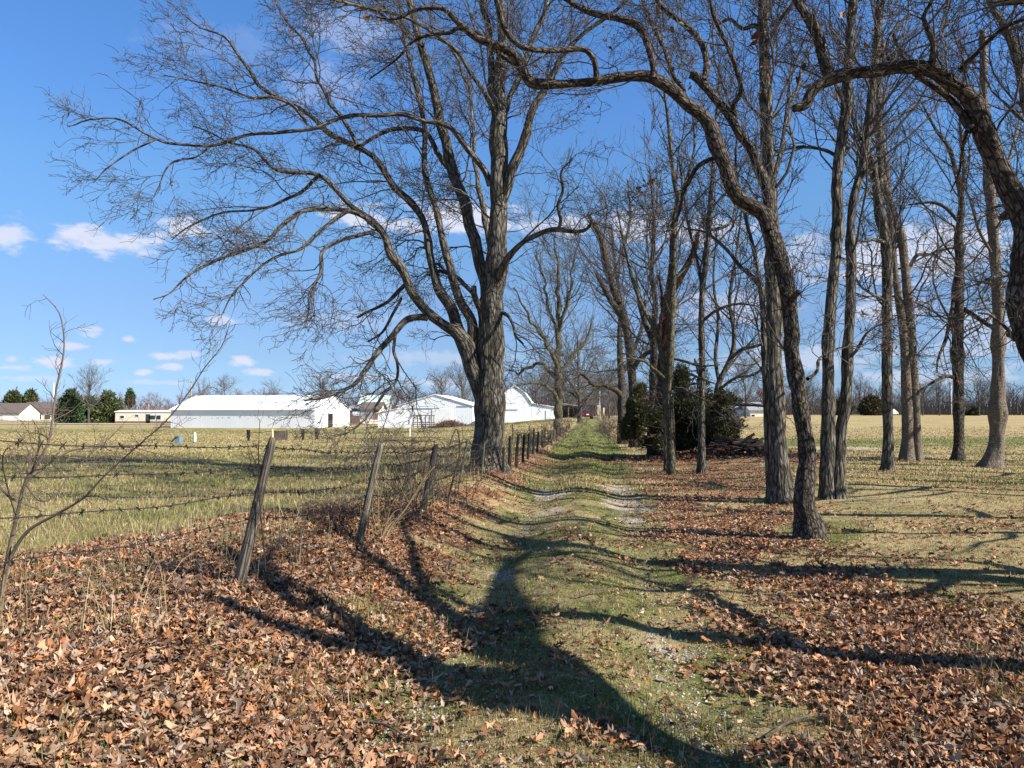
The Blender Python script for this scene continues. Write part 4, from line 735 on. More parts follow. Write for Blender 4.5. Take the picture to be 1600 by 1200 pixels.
tree('spreading_tree', 'bare tree spreading above the right end of the big juniper', (1120, 660), [
 (Y, Y, [(1117, 690, 8), (1120, 620, 5), (1126, 592, 4.2), (1143, 557, 3.8), (1147, 520, 3.4), (1140, 470, 2.8), (1150, 400, 2), (1160, 320, 1)]),
 (Y, Y + 1, [(1124, 598, 3.6), (1118, 560, 3.2), (1122, 500, 2.6), (1115, 440, 2), (1120, 360, 1)]),
 (Y, Y - 2, [(1143, 560, 2.8), (1160, 545, 2.6), (1185, 540, 2), (1215, 520, 1)]),
 (Y, Y - 2, [(1120, 625, 3), (1150, 632, 2.6), (1190, 634, 2), (1225, 645, 1)]),
 (Y, Y - 2, [(1122, 610, 3), (1150, 590, 2.4), (1180, 585, 2), (1205, 560, 1)]),
], n=(48, 270, 930, 0), L=(4.00, 1.88, 0.90, 0.30), seed=115, bark='bark_far', twig='twig', tmin=.2, rmin=.007, sides=14, res=.2, kb=6)
Y = 55
tree('fence_line_tree', 'medium bare tree on the fence line beyond the massive one', (872, 672), [
 (Y, Y, [(873, 676, 8), (873, 663, 6.4), (873, 613, 5.4), (872, 570, 5), (873, 513, 4), (871, 447, 2.6), (870, 400, 1.8), (868, 360, 1)]),
 (Y, Y - 3, [(872, 580, 4), (863, 555, 3.4), (853, 533, 3), (840, 513, 2.5), (820, 487, 2), (803, 450, 1)]),
 (Y, Y + 3, [(872, 603, 3.6), (863, 587, 3.2), (847, 570, 2.8), (827, 573, 2.4), (812, 583, 1.8), (797, 580, 1)]),
 (Y, Y + 1, [(874, 590, 3.6), (881, 575, 3.2), (897, 553, 2.8), (913, 533, 2.2), (925, 500, 1.2)]),
 (Y, Y - 3, [(872, 630, 3.6), (862, 612, 3), (850, 603, 2.6), (827, 597, 2), (808, 600, 1)]),
 (Y, Y - 2, [(873, 520, 2.6), (885, 480, 2.2), (893, 430, 1.6), (900, 390, 1)]),
 (Y, Y + 2, [(872, 530, 2.6), (858, 480, 2.2), (848, 430, 1.6), (835, 390, 1)]),
], n=(88, 472, 1568, 0), L=(5.75, 2.62, 1.20, 0.50), seed=121, bark='bark_moss', twig='twig', tmin=.35, rmin=.011, sides=16, res=.25, kb=5, gnarl=.3)
Y = 84
tree('round_crowned_tree', 'dense round-crowned bare tree at the far end of the fence', (905, 655), [
 (Y, Y, [(906, 657, 4.6), (906, 640, 3.4), (905, 615, 2.8), (904, 585, 2.2), (903, 550, 1.4), (902, 525, 1)]),
 (Y, Y, [(906, 632, 2.6), (915, 622, 2.2), (928, 612, 1.6), (938, 600, 1)]),
 (Y, Y - 4, [(905, 620, 2.4), (893, 600, 2), (880, 585, 1.4), (868, 580, 1)]),
 (Y, Y + 4, [(905, 610, 2.2), (918, 585, 1.8), (928, 560, 1)]),
 (Y, Y + 3, [(905, 625, 2), (890, 612, 1.6), (872, 605, 1)]),
], n=(105, 530, 1470, 0), L=(5.75, 2.88, 1.44, 0.60), seed=122, bark='bark_far', twig='twig', tmin=.25, rmin=.016, sides=12, res=.4, kb=4)

# two trees just outside the frame on the right; their shadows cross the lane
Lh = SUNV[:2] / math.tan(SUN_EL) / np.linalg.norm(SUNV[:2]) if False else SUNV[:2] / SUNV[2]
def from_shadow(pts):
    """(px, py, height, radius): where the shadow falls in the picture and how high above the ground its caster is"""
    out = []
    for (px, py, h, r) in pts:
        g = hit(px, py) if py < 1290 else hit(px, 1290)
        out.append([g[0] + Lh[0] * h, g[1] + Lh[1] * h, g[2] + h, r])
    return np.array(out)
def offtree(label, limbs, n, seed, nm='shade_tree'):
    rng = np.random.default_rng(seed); W = [np.array(l, float) for l in limbs]; b0 = W[0][0]
    g = H1(b0[0], b0[1]); W[0][0, 2] = g - .1
    root = empty(nm, (b0[0], b0[1], g), label, 'bare tree')
    for k, w in enumerate(W): bigtube('trunk' if k == 0 else 'limb', w, M['bark_oak'], root, rng, 18 if k == 0 else 10, .08, .1, 16, .2 if k == 0 else .001, .25 if k == 0 else 0)
    PL, RL = resample(W); P1, R1 = grow(rng, PL, RL, n[0], 1.5, .35, K=7); P2, R2 = grow(rng, P1, R1, n[1], .8, .2, K=6); P3, R3 = grow(rng, P2, R2, n[2], .4, .2, K=4)
    V, F, B = tubes(P1, R1, 4); V2, F2, B2 = tubes(P2, R2, 3); V3, F3, B3 = tubes(P3, R3, 3)
    mesh('crown', np.concatenate([V, V2, V3]), np.concatenate([F, F2 + len(V), F3 + len(V) + len(V2)]), M['twig'], root, attrs={'bark': np.concatenate([B, B2, B3])})
t0 = from_shadow([(1130, 1215, 2.0, 0.160), (980, 1145, 2.4, 0.152), (860, 1105, 2.9, 0.140)])
foot = np.array([[t0[0][0] - .1, t0[0][1] - 1.6, 0, .24], [t0[0][0] - .05, t0[0][1] - 1.2, .9, .18]])
trunk = np.vstack([foot, t0])
l1 = from_shadow([(860, 1105, 2.9, 0.206), (700, 1062, 3.4, 0.175), (600, 1010, 3.7, 0.150), (500, 945, 4.1, 0.125), (420, 905, 4.5, 0.100), (330, 860, 5.0, 0.050)])
l2 = from_shadow([(980, 1145, 2.4, 0.175), (900, 1060, 2.9, 0.156), (800, 1015, 3.3, 0.150), (700, 965, 3.7, 0.125), (610, 900, 4.2, 0.100), (560, 860, 4.7, 0.056)])
l3 = from_shadow([(600, 1020, 3.7, 0.112), (480, 1000, 4.0, 0.094), (380, 965, 4.4, 0.075), (300, 940, 4.7, 0.050), (200, 930, 5.0, 0.037)])
l4 = from_shadow([(800, 1015, 3.3, 0.112), (790, 960, 3.6, 0.100), (785, 915, 3.9, 0.081), (800, 880, 4.3, 0.062), (860, 850, 4.8, 0.037)])
l7 = from_shadow([(610, 900, 4.2, 0.075), (570, 870, 4.5, 0.062), (520, 830, 4.8, 0.050), (450, 800, 5.2, 0.025)])
l8 = from_shadow([(700, 965, 3.7, 0.075), (650, 900, 4.1, 0.062), (640, 850, 4.5, 0.050), (600, 800, 5.0, 0.025)])
l11 = from_shadow([(600, 1010, 3.7, .07), (530, 990, 3.9, .06), (450, 940, 4.3, .05), (410, 890, 4.6, .04), (430, 850, 5.0, .02)])
l9 = from_shadow([(500, 945, 4.1, 0.062), (450, 950, 4.3, 0.056), (380, 900, 4.7, 0.037), (300, 890, 5.1, 0.025)])
offtree('leaning tree just beyond the right edge that throws the fan of shadows', [trunk, l1, l2, l3, l4, l7, l8, l9, l11], (110, 520, 900), 131)
s0 = from_shadow([(1560, 1052, .9, 0.135), (1400, 1042, 1.5, 0.128), (1250, 1022, 2.0, 0.121), (1100, 998, 2.5, 0.108), (980, 975, 3.0, 0.101), (880, 962, 3.5, 0.088), (800, 960, 4.0, 0.074), (700, 930, 4.8, 0.054), (640, 900, 5.6, 0.027)])
f0 = np.array([[s0[0][0] + .12, s0[0][1] - .05, 0, .16]])
s1 = from_shadow([(1250, 1022, 2.0, 0.068), (1100, 930, 2.9, 0.061), (1000, 905, 3.5, 0.054), (900, 870, 4.4, 0.041), (820, 850, 5.4, 0.020)])
offtree('small crooked tree just beyond the lower right edge', [np.vstack([f0, s0]), s1], (26, 140, 300), 132)

l5 = from_shadow([(1680, 915, 1.2, 0.161), (1500, 902, 2.2, 0.155), (1300, 897, 3.2, 0.149), (1100, 885, 4.3, 0.138), (960, 866, 5.2, 0.127), (860, 853, 5.9, 0.115), (790, 838, 6.5, 0.103), (720, 815, 7.1, 0.081), (670, 790, 7.8, 0.046)])  # unseen tree added to thicken the leaning tree's shadow across the lane
l6 = from_shadow([(1300, 897, 3.2, .06), (1150, 905, 4.0, .055), (1000, 880, 4.9, .05), (850, 868, 6.0, .03)])
l12 = np.vstack([l5[:1] * np.array([1, 1, 1, .45]), from_shadow([(1560, 884, 2.0, .055), (1400, 872, 2.7, .05), (1250, 868, 3.4, .045), (1100, 850, 4.2, .04), (950, 825, 5.1, .03), (860, 805, 5.9, .015)])])
l13 = from_shadow([(1500, 902, 2.2, .06), (1400, 935, 2.5, .055), (1200, 930, 3.3, .05), (1020, 925, 4.0, .04), (870, 905, 4.7, .03), (770, 860, 5.6, .015)])
f5 = np.array([[l5[0][0] + .25, l5[0][1] - .1, 0, .2]])
offtree('added unseen tree beyond the right edge that thickens the shadow of the leaning one', [np.vstack([f5, l5]), l6, l12, l13], (26, 140, 300), 133)
# more trees standing right of the frame: their shadows stripe the lawn
def plain_offtree(label, x, y, h, r, seed, lean=0.):
    rg = np.random.default_rng(seed); u = np.linspace(0, 1, 9); tr = np.stack([x + lean * h * u + .25 * np.sin(u * 5 + seed), y + .2 * np.sin(u * 4 + seed), H1(x, y) - .1 + h * u, r * (1 - .75 * u)], 1); L_ = [tr]
    for k in range(7):
        t = .35 + .6 * k / 7; i = t * 8; p = tr[int(i)]; a = rg.uniform(0, 6.28); l = h * (.32 - .15 * t) * rg.uniform(.8, 1.2); v = np.linspace(0, 1, 6)
        L_.append(np.stack([p[0] + math.cos(a) * l * v, p[1] + math.sin(a) * l * v, p[2] + l * .8 * v ** 1.2 + rg.normal(0, .06, 6), p[3] * .6 * (1 - .8 * v)], 1))
    offtree(label, L_, (30, 140, 300), seed, 'lawn_tree')
plain_offtree('lawn tree just outside the right edge, level with the shaggy tree', 11.3, 13.2, 11, .17, 141)
plain_offtree('lawn tree outside the right edge, behind the leaning dark trunk', 9.6, 9.4, 10, .13, 142, .03)
plain_offtree('far lawn tree outside the right edge', 17.5, 19.0, 12, .2, 143)
plain_offtree('lawn tree outside the right edge, level with the slender pair', 14.6, 16.2, 11, .15, 144, -.02)
plain_offtree('thin lawn tree outside the lower right edge', 6.6, 5.4, 8, .07, 145, .04)
plain_offtree('lawn tree outside the right edge, well behind the leaning trunk', 8.3, 7.9, 9, .09, 146, .02)
plain_offtree('second far lawn tree outside the right edge', 16.0, 21.5, 12, .16, 147)
plain_offtree('forked lawn tree outside the right edge beside the far one', 19.5, 24.5, 12, .18, 148)
plain_offtree('slim lawn tree outside the right edge near the thin one', 12.3, 11.6, 10, .10, 149, -.02)
plain_offtree('slim lawn tree farthest outside the right edge', 14.2, 14.4, 10, .11, 150, .02)
# ------------------------------------------------------------------ fence
def wood_mat(name, c, d):
    return bark_mat(name, c, d, moss=(.16, .17, .08), mossf=.5, kx=40, kz=2.5, bump=.7, lich=.25)
M['post'] = wood_mat('weathered_post', (.42, .37, .28), (.2, .17, .125)); M['post_dark'] = wood_mat('dark_post', (.14, .125, .11), (.055, .05, .045))
M['rust'] = plain('rusty_wire', (.05, .038, .034), .7, .4, 40, metal=.3); M['tpost'] = plain('green_steel_post', (.12, .135, .09), .6, .3, 12)
M['tin'] = plain('grey_steel', (.4, .42, .43), .45, .15, 5, metal=.4)
rng = np.random.default_rng(77)
# (foot px, foot py, top px, top py, radius px, kind)
PO = [(371, 916, 428, 684, 8.2, 'w'), (560, 850, 596, 693, 6.0, 'w'), (662, 797, 681, 694, 4.8, 'd'), (716, 764, 731, 686, 3.4, 't'), (752, 752, 757, 690, 3.0, 't'),
      (786, 740, 787, 699, 1.8, 'd'), (795, 735, 798, 681, 2.7, 'd'), (806, 731, 810, 680, 2.0, 'w'), (817, 723, 819, 679, 2.2, 'd'), (825, 718, 827, 676, 2.0, 'd'), (833, 710, 834, 669, 1.8, 'd'), (839, 706, 841, 674, 1.6, 'w'), (847, 700, 848, 672, 1.6, 'd'),
      (851, 698, 852, 670, 1.6, 'd'), (857, 695, 857, 673, 1.2, 'w'), (862, 692, 862, 672, 1.2, 'w'), (866, 689, 866, 671, 1.2, 'w'), (870, 686, 871, 670, 1.1, 'w'), (876, 683, 876, 669, 1.0, 'w'), (881, 679, 881, 667, 1.0, 'w'), (886, 675, 886, 664, 0.9, 'w'), (890, 671, 890, 661, 0.8, 'w')]
LAB = {0: 'stout leaning post, dark at the top and pale at the foot', 1: 'second leaning post from the left, dark grey', 2: 'short dark gnarled post in the brambles', 3: 'thin leaning greenish steel post', 4: 'thin greenish steel post in front of the massive tree'}
g0 = hit(PO[0][0], PO[0][1])
fence = empty('barbed_wire_fence', g0, 'old barbed wire fence of leaning posts along the left side of the lane', 'fence')
posts = []
gP = np.array([-3.05, 3.1, H1(-3.05, 3.1)])
posts.append((gP, gP + np.array([.1, 0, 1.25]), .05, 'w', None))
for i, (fx_, fy_, tx_, ty_, r, k) in enumerate(PO):
    g = hit(fx_, fy_); top = P(tx_, ty_, g[1] + (.05 if i < 4 else 0)); posts.append((g, top, r * g[1] / FPX, k, LAB.get(i)))
for i, (g, t, r, k, lab) in enumerate(posts):
    g = g - (t - g) * (.12 / (t[2] - g[2])); ax = t - g
    if k == 't':
        s = MB(); rz = .3; n_ = 8
        pts = [g + ax * u for u in np.linspace(0, 1, n_)]
        s.tube(pts, [max(r * .55, .016)] * n_, 6)
        for u in np.linspace(.15, .97, 16): s.box(g + ax * u + np.array([0, -max(r * .55, .016), 0]), (.02, .014, .02))
        o = s.build('steel_post', M['tpost'], fence, local=False)
    else:
        n_ = 26; u = np.linspace(0, 1, n_)[:, None]; q = g + ax * u; q[:, 0] += r * .18 * np.sin(u[:, 0] * 4 + i); rr = r * (1.12 - .2 * u[:, 0]); rr[-1] *= .82; rr[-2] *= .96
        V, F, B = tubes(q[None], rr[None], 18, barkdisp(rng, .10, 22, .001, 0)); capf = np.arange(len(V) - 18, len(V))[None]
        o = mesh('post', V, [F, capf], M['post_dark' if k == 'd' else 'post'], fence, smoothf=True, attrs={'bark': B + i})
    if lab: o['label'] = lab
for si, fr in enumerate((.93, .80, .64, .46)):
    pts = []
    for i, (g, t, r, k, _) in enumerate(posts): pts.append(g + (t - g) * (fr + (.015 * math.sin(i * 2.1 + si) if i > 0 else .03)) + np.array([-r * 1.0 if i else 0, -.0, 0]))
    s = MB(); path = []
    for a, b_ in zip(pts[:-1], pts[1:]):
        L_ = np.linalg.norm(b_ - a); n_ = max(4, int(L_ / .12)); 
        for j in range(n_):
            u = j / n_; p = a + (b_ - a) * u; p[2] -= .035 * math.sin(math.pi * u) * L_ / 3 * (1 + .5 * si % 2) + .006 * math.sin(u * 17 + si); path.append(p)
    path = np.array(path)
    rad = np.maximum(.0036, .0004 * path[:, 1]); ph = np.arange(len(path)) * 2.2
    V, F, _ = tubes(path[None], rad[None], 5); s.add(V, [tuple(f) for f in F])
    for p in path[path[:, 1] < 16][::1]:
        for q in range(3):
            d = rng.normal(size=3); d = d / np.linalg.norm(d) * rng.uniform(.018, .028); s.tube([p - d, p + d], [.0028 + .0002 * p[1]] * 2, 3)
    s.build('wire', M['rust'], fence, local=False)
# ------------------------------------------------------------------ canes, brambles and saplings
M['cane'] = bark_mat('cane', (.30, .24, .18), (.14, .10, .08), bump=.1); M['cane_dark'] = bark_mat('cane_dark', (.13, .09, .08), (.06, .04, .04), bump=.1)
M['straw'] = bark_mat('straw', (.52, .38, .22), (.33, .23, .13), bump=.1)
def cane_thing(name, label, cat, foot, canes, n=(40, 120), L=(.35, .15), seed=1, mat='cane', rmin=.0016, extra=None, thorns=0, partname='stem', group=None, kink=.25):
    rng = np.random.default_rng(seed); W = [limb3(p, y0, y1) if not isinstance(p, np.ndarray) else p for (y0, y1, p) in canes]
    f = W[0][0]; root = empty(name, (f[0], f[1], H1(f[0], f[1])), label, cat, group)
    for w in W:
        q = catmull(w, 40); V, F, B = tubes(q[None, :, :3], q[None, :, 3], 7); Vs = [V]; Fs = [F]; Bs = [B]; off = len(V)
        if thorns:
            ii = rng.integers(2, 38, thorns); d = norm(rng.normal(size=(thorns, 3))); p = q[ii, :3]; ln = .012
            Vt, Ft, Bt = tubes(np.stack([p, p + d * ln], 1), np.stack([np.full(thorns, .0025), np.full(thorns, .0004)], 1), 3); Vs.append(Vt); Fs.append(Ft + off); Bs.append(Bt)
        mesh(partname, np.concatenate(Vs), np.concatenate(Fs), M[mat], root, smoothf=True, attrs={'bark': np.concatenate(Bs)})
    PL, RL = resample(W); P1, R1 = grow(rng, PL, RL, n[0], L[0], .15, (25, 60), 6, kink, rmin=rmin, trop=(0, 0, .05)); P2, R2 = grow(rng, P1, R1, n[1], L[1], .1, (30, 70), 4, .2, rmin=rmin)
    V, F, B = tubes(P1, R1, 3); V2, F2, B2 = tubes(P2, R2, 3); mesh('twigs', np.concatenate([V, V2]), np.concatenate([F, F2 + len(V)]), M[mat], root, attrs={'bark': np.concatenate([B, B2])})
    return root
Yc = 4.7
cane_thing('thorny_shrub', 'thorny bare shrub at the left edge with long arching canes', 'shrub', None, [
 (Yc, Yc, [(2, 950, 3.67), (6, 910, 3.37), (12, 870, 3.06), (26, 808, 2.75), (39, 756, 2.58), (60, 722, 2.33), (78, 683, 1.83), (87, 613, 1.46), (100, 548, 1.22), (97, 505, 0.98), (89, 483, 0.85), (67, 460, 0.55)]),
 (Yc, Yc - .3, [(6, 900, 3.06), (18, 868, 2.82), (43, 830, 2.58), (87, 804, 2.07), (130, 779, 1.60), (150, 757, 1.34), (182, 726, 1.22), (217, 695, 1.17), (260, 657, 1.10), (295, 613, 0.98), (320, 574, 0.85), (347, 540, 0.74), (360, 502, 0.43)]),
 (Yc, Yc + .4, [(39, 756, 1.53), (64, 783, 1.33), (88, 772, 1.12), (108, 743, 1.02), (143, 708, 0.92), (173, 683, 0.77), (190, 665, 0.51)]),
 (Yc, Yc + .3, [(40, 754, 1.53), (60, 738, 1.33), (82, 721, 1.17), (113, 704, 1.02), (152, 699, 0.97), (203, 699, 0.82), (243, 708, 0.71), (281, 715, 0.61), (317, 718, 0.36)]),
 (Yc, Yc - .5, [(26, 808, 1.53), (14, 770, 1.22), (4, 720, 1.02), (14, 700, 0.82), (28, 730, 0.71), (33, 748, 0.51)]),
 (Yc, Yc + .5, [(43, 750, 1.33), (46, 715, 1.02), (38, 690, 0.77), (25, 672, 0.51)]),
 (Yc, Yc + .2, [(-30, 700, 1.53), (0, 760, 1.53), (20, 780, 1.33), (50, 792, 1.02), (66, 800, 0.71)]),
 (Yc, Yc - .3, [(50, 740, 1.12), (60, 700, 0.92), (60, 672, 0.61), (50, 655, 0.41)]),
], n=(120, 420), L=(.32, .15), seed=201, thorns=16, rmin=.0015)
cane_thing('sapling', 'thin dark upright sapling against the front of the stoutest post', 'sapling', None, [
 (5.55, 5.55, [(415, 893, 1.30), (412, 850, 1.10), (407, 800, 1.00), (404, 740, 0.90), (404, 700, 0.80), (406, 655, 0.40)]),
 (5.55, 5.5, [(404, 735, 0.80), (396, 716, 0.70), (384, 688, 0.40)]), (5.55, 5.6, [(398, 745, 0.70), (391, 720, 0.60), (388, 702, 0.40)]),
], n=(22, 30), L=(.2, .09), seed=202, mat='cane_dark')
Yb = 8.6
def arcs(n, cx, cy, spread, hgt, seed, up=.9):
    r_ = np.random.default_rng(seed); out = []
    for k in range(n):
        x0, y0 = cx + r_.normal(0, spread * .3), cy + r_.normal(0, spread * .3); z0 = H1(x0, y0); a = r_.uniform(0, 6.28); h_ = hgt * r_.uniform(.5, 1.1); L_ = spread * r_.uniform(.5, 1.4)
        u = np.linspace(0, 1, 8); bend = r_.uniform(.7, 1.25)
        pts = np.stack([x0 + math.cos(a) * L_ * u ** 1.4, y0 + math.sin(a) * L_ * u ** 1.4, z0 + h_ * np.sin(np.minimum(u * bend * 1.57, 2.6)) , .005 * (1 - .75 * u)], 1); pts[0, 2] -= .03; out.append((0, 0, pts))
    return out
c0 = hit(650, 815); c1 = hit(690, 782)
cane_thing('bramble_bush', 'tangled thorny bramble growing round the second and third fence posts', 'bramble', None, [
 (Yb, Yb - .2, [(700, 795, 1.80), (705, 760, 1.44), (716, 720, 1.32), (719, 700, 1.20), (713, 670, 1.20), (700, 640 + 60, 1.2), (690, 690, 0.48)]),
 (8.2, 8.2, [(625, 800, 1.56), (633, 765, 1.32), (641, 735, 1.20), (640, 712, 1.08), (632, 698, 0.96), (620, 688, 0.84), (602, 689, 0.60)]),
] + arcs(24, c0[0], c0[1], .6, 1.0, 7) + arcs(22, c1[0], c1[1], .65, 1.0, 8), n=(420, 1700), L=(.45, .17), seed=203, mat='cane', thorns=10, rmin=.0016)
c2 = hit(595, 850)
cane_thing('dead_weeds', 'clump of straw-coloured dead stems leaning right beside the second post', 'weeds', None, [
 (8.0, 8.3, [(592, 850, 2.25), (605, 825, 2.00), (622, 808, 1.70), (645, 775, 1.30), (665, 745, 1.00), (680, 728, 0.50)]),
 (8.0, 8.2, [(597, 850, 2.00), (612, 822, 1.50), (630, 800, 1.20), (652, 768, 0.80), (672, 740, 0.50)]),
 (8.0, 7.8, [(590, 850, 1.50), (582, 800, 1.20), (580, 760, 0.80), (590, 720, 0.40)]),
] + arcs(9, c2[0], c2[1], .3, .5, 9), n=(60, 160), L=(.25, .12), seed=204, mat='straw')
c3 = hit(525, 838)
cane_thing('bramble_bush', 'small dark thorny clump left of the second post', 'bramble', None, arcs(16, c3[0], c3[1], .3, .38, 12), n=(160, 500), L=(.25, .12), seed=205, mat='cane_dark')
# weeds along the hedgerow edge and fence further down
for k, (px, py, h_, nm_) in enumerate([(958, 694, 1.0, 'grey-brown weeds where the hedgerow meets the lane'), (968, 684, 1.3, 'taller brown weeds farther up the hedgerow edge'), (975, 700, .9, 'reddish weeds at the foot of the small juniper'), (950, 676, 1.6, 'farthest brown weeds on the right edge of the lane'), (850, 705, .7, 'brown weeds at the fence in front of the medium tree'), (870, 688, .9, 'brown weeds round the foot of the medium fence-line tree')]):
    c = hit(px, py); cane_thing('weed_clump', nm_, 'weeds', None, arcs(26, c[0], c[1], 1.1, h_, 300 + k), n=(240, 500), L=(.6, .3), seed=310 + k, mat='cane', rmin=.006, group='dry weeds along the lane edges', partname='stem')

# ------------------------------------------------------------------ evergreens
M['needle'] = attr_mat('needle', .7, .2, trans=.1, var=.3, scale=3)
def conifer(name, label, lumps, n, size, seed, cols, trunk, cat='juniper', group=None, bark='bark_oak', droop=.0):
    """lumps: (x, y, z, rx, ry, rz) ellipsoids of foliage in world coordinates"""
    rng = np.random.default_rng(seed); L_ = np.array(lumps, float); vol = (L_[:, 3] * L_[:, 4] * L_[:, 5]) ** .67
    root = empty(name, trunk[0][:3], label, cat, group)
    i = rng.choice(len(L_), n, p=vol / vol.sum()); d = norm(rng.normal(size=(n, 3))); r = rng.random(n) ** .45
    p = L_[i, :3] + d * r[:, None] * L_[i, 3:6] * (1 + .35 * (vnoise(d * 2.6 + i[:, None] * 3.3, seed)[:, None] - .4))
    keep = (vnoise(p / (size * 4.5), seed + 1) > (.50 if size < .3 else .3)) & (p[:, 2] > H(p[:, 0], p[:, 1]) + .03); p = p[keep]; d = d[keep]; n = len(p)
    per = 5; c = np.repeat(p, per, 0); dd = norm(np.repeat(d, per, 0) * .8 + rng.normal(0, .55, (n * per, 3)) + np.array([0, 0, .35 - droop])); ln = size * rng.uniform(.5, 1.3, n * per)
    w = norm(np.cross(dd, rng.normal(size=(n * per, 3)))) * (ln * .16)[:, None]; c = c + rng.normal(0, size * .25, c.shape)
    V = np.stack([c - w * .5, c + dd * (ln * .5)[:, None] - w, c + dd * ln[:, None], c + dd * (ln * .5)[:, None] + w], 1).reshape(-1, 3)
    tone = (vnoise(c / (size * 4), seed + 2) * .9 + .55)[:, None] * rng.uniform(.75, 1.2, (n * per, 1)); cc = np.array(cols)[rng.integers(0, len(cols), n * per)] * tone
    mesh('crown', V, np.arange(n * per * 4).reshape(-1, 4), M['needle'], root, colors=np.repeat(cc, 4, 0))
    tr = np.array(trunk, float); bigtube('trunk', tr, M[bark], root, rng, 10, .4, .1, 6)
    # inner boughs
    m_ = min(160, 12 * len(L_)); ii = rng.integers(0, len(L_), m_); e = L_[ii, :3] + norm(rng.normal(size=(m_, 3))) * L_[ii, 3:6] * .8; t = rng.random(m_); s_ = tr[0, :3] * (1 - t[:, None]) + tr[-1, :3] * t[:, None]; s_[:, 2] = np.minimum(s_[:, 2], e[:, 2] + .3)
    PP = np.stack([s_, (s_ + e) / 2 + rng.normal(0, .12, (m_, 3)), e], 1); V, F, B = tubes(PP, np.array([[.035, .022, .008]]) * np.ones((m_, 1)) * tr[0, 3] * 8, 4)
    mesh('boughs', V, F, M[bark], root, attrs={'bark': B}); return root
JUN = [(.065, .07, .028), (.085, .09, .038), (.045, .052, .024), (.115, .11, .05), (.105, .08, .045)]
def W3(px, py, Y, rpx, rpy, ry): q = P(px, py, Y); return (*q, rpx * Y / FPX, ry, rpy * Y / FPX)
Y = 27
g = hit(1085, 706); gt = P(1085, 560, Y)
conifer('juniper', 'big dark spreading juniper behind the slender lawn trees', [W3(1085, 665, Y, 48, 42, 1.4), W3(1120, 660, Y, 40, 30, 1.2), W3(1055, 660, Y, 36, 42, 1.2), W3(1080, 620, Y, 30, 32, 1.0), W3(1062, 590, Y, 14, 22, .5), W3(1128, 640, Y, 26, 26, .9), W3(1115, 685, Y, 36, 18, 1.0), W3(1050, 690, Y, 26, 16, .9), W3(1098, 590, Y, 12, 26, .5), W3(1140, 690, Y, 14, 12, .6), W3(1140, 668, Y, 14, 14, .5)],
        24000, .12, 401, JUN, [(g[0], Y, H1(g[0], Y), .12), (*((np.array([g[0], Y, 1.5]))), .09), (*gt, .03)], group='dark junipers in the hedgerow')
Y = 25
g = hit(1003, 705)
conifer('juniper', 'smaller dark juniper close to the lane', [W3(1003, 665, Y, 22, 30, .8), W3(996, 640, Y, 17, 24, .6), W3(1012, 690, Y, 24, 14, .8), W3(1000, 618, Y, 10, 12, .4), W3(986, 672, Y, 14, 18, .5), W3(1020, 655, Y, 14, 24, .6), W3(1002, 610, Y, 6, 9, .3)],
        10500, .11, 402, JUN, [(g[0], Y, H1(g[0], Y), .09), (g[0], Y, 1.2, .06), (g[0], Y, 2.2, .02)], group='dark junipers in the hedgerow')
def fir(name, label, px, py, wpx, top, Y, n, size, cols, seed, group=None, cat='evergreen tree', shape=1.0, low=.12, ragged=.2):
    rng = np.random.default_rng(seed); b_ = P(px, py, Y); b_[2] = H1(b_[0], Y); hgt = (P(px, top, Y)[2] - b_[2]); w = wpx * Y / FPX / 2; lumps = []
    m_ = 22
    for k in range(m_):
        t = low + (1 - low) * (k + .5) / m_; r = w * (1 - t) ** shape * (1 if t > .22 else .85) + w * .05
        for q in range(4 if t < .8 else 1):
            a = rng.uniform(0, 6.28); rr = r * rng.uniform(1 - ragged * 2.2, 1 + ragged); lumps.append((b_[0] + math.cos(a) * rr * .5, b_[1] + math.sin(a) * rr * .5, b_[2] + hgt * t * .98 , rr * .55 + size * .3, rr * .55 + size * .3, hgt / m_ * .9))
    return conifer(name, label, lumps, n, size, seed, cols, [(b_[0], b_[1], b_[2] - .1, w * .09), (b_[0], b_[1], b_[2] + hgt * .5, w * .06), (b_[0], b_[1], b_[2] + hgt * .97, w * .015)], cat, group)
BLUE = [(.05, .085, .04), (.07, .11, .055), (.04, .065, .03), (.085, .125, .05)]; OLIVE = [(.085, .11, .035), (.11, .13, .05), (.06, .08, .03), (.13, .14, .06)]
GE = 'evergreen trees beyond the pasture'
fir('spruce', 'dense spruce immediately left of the tall bare tree', 110, 664, 40, 611, 165, 3800, .9, BLUE, 411, GE, shape=.6, low=.03)
fir('spruce', 'round-topped spruce immediately right of the tall bare tree', 166, 662, 42, 614, 168, 3800, .9, OLIVE, 412, GE, shape=.45, low=.03)
fir('spruce', 'dark spruce standing close behind the tall bare tree', 138, 662, 34, 622, 172, 2600, .9, BLUE, 413, GE, shape=.5, low=.03)
fir('pine', 'broad pine above the roof at the far left', 21, 657, 30, 612, 230, 2600, 1.1, OLIVE, 414, GE, shape=.42, low=.28)
fir('pine', 'narrow pine between the houses and the spruces', 47, 657, 22, 612, 232, 2000, 1.1, OLIVE, 415, GE, shape=.5, low=.3)
fir('pine', 'small dark pine tip above the distant wood left of the barns', 203, 650, 12, 609, 300, 900, 1.2, BLUE, 416, GE, low=.5)
fir('cedar', 'rusty green cedar at the edge of the far right-hand field', 1362, 652, 34, 619, 190, 2600, .9, [(.10, .085, .045), (.13, .10, .05), (.07, .07, .035)], 417, None, shape=.5, low=.05)
fir('cedar', 'dark green cedar beyond the house behind the right pair of trunks', 1316, 652, 26, 624, 195, 1800, .9, [(.06, .07, .035), (.09, .085, .04)], 418, None, shape=.5, low=.05)
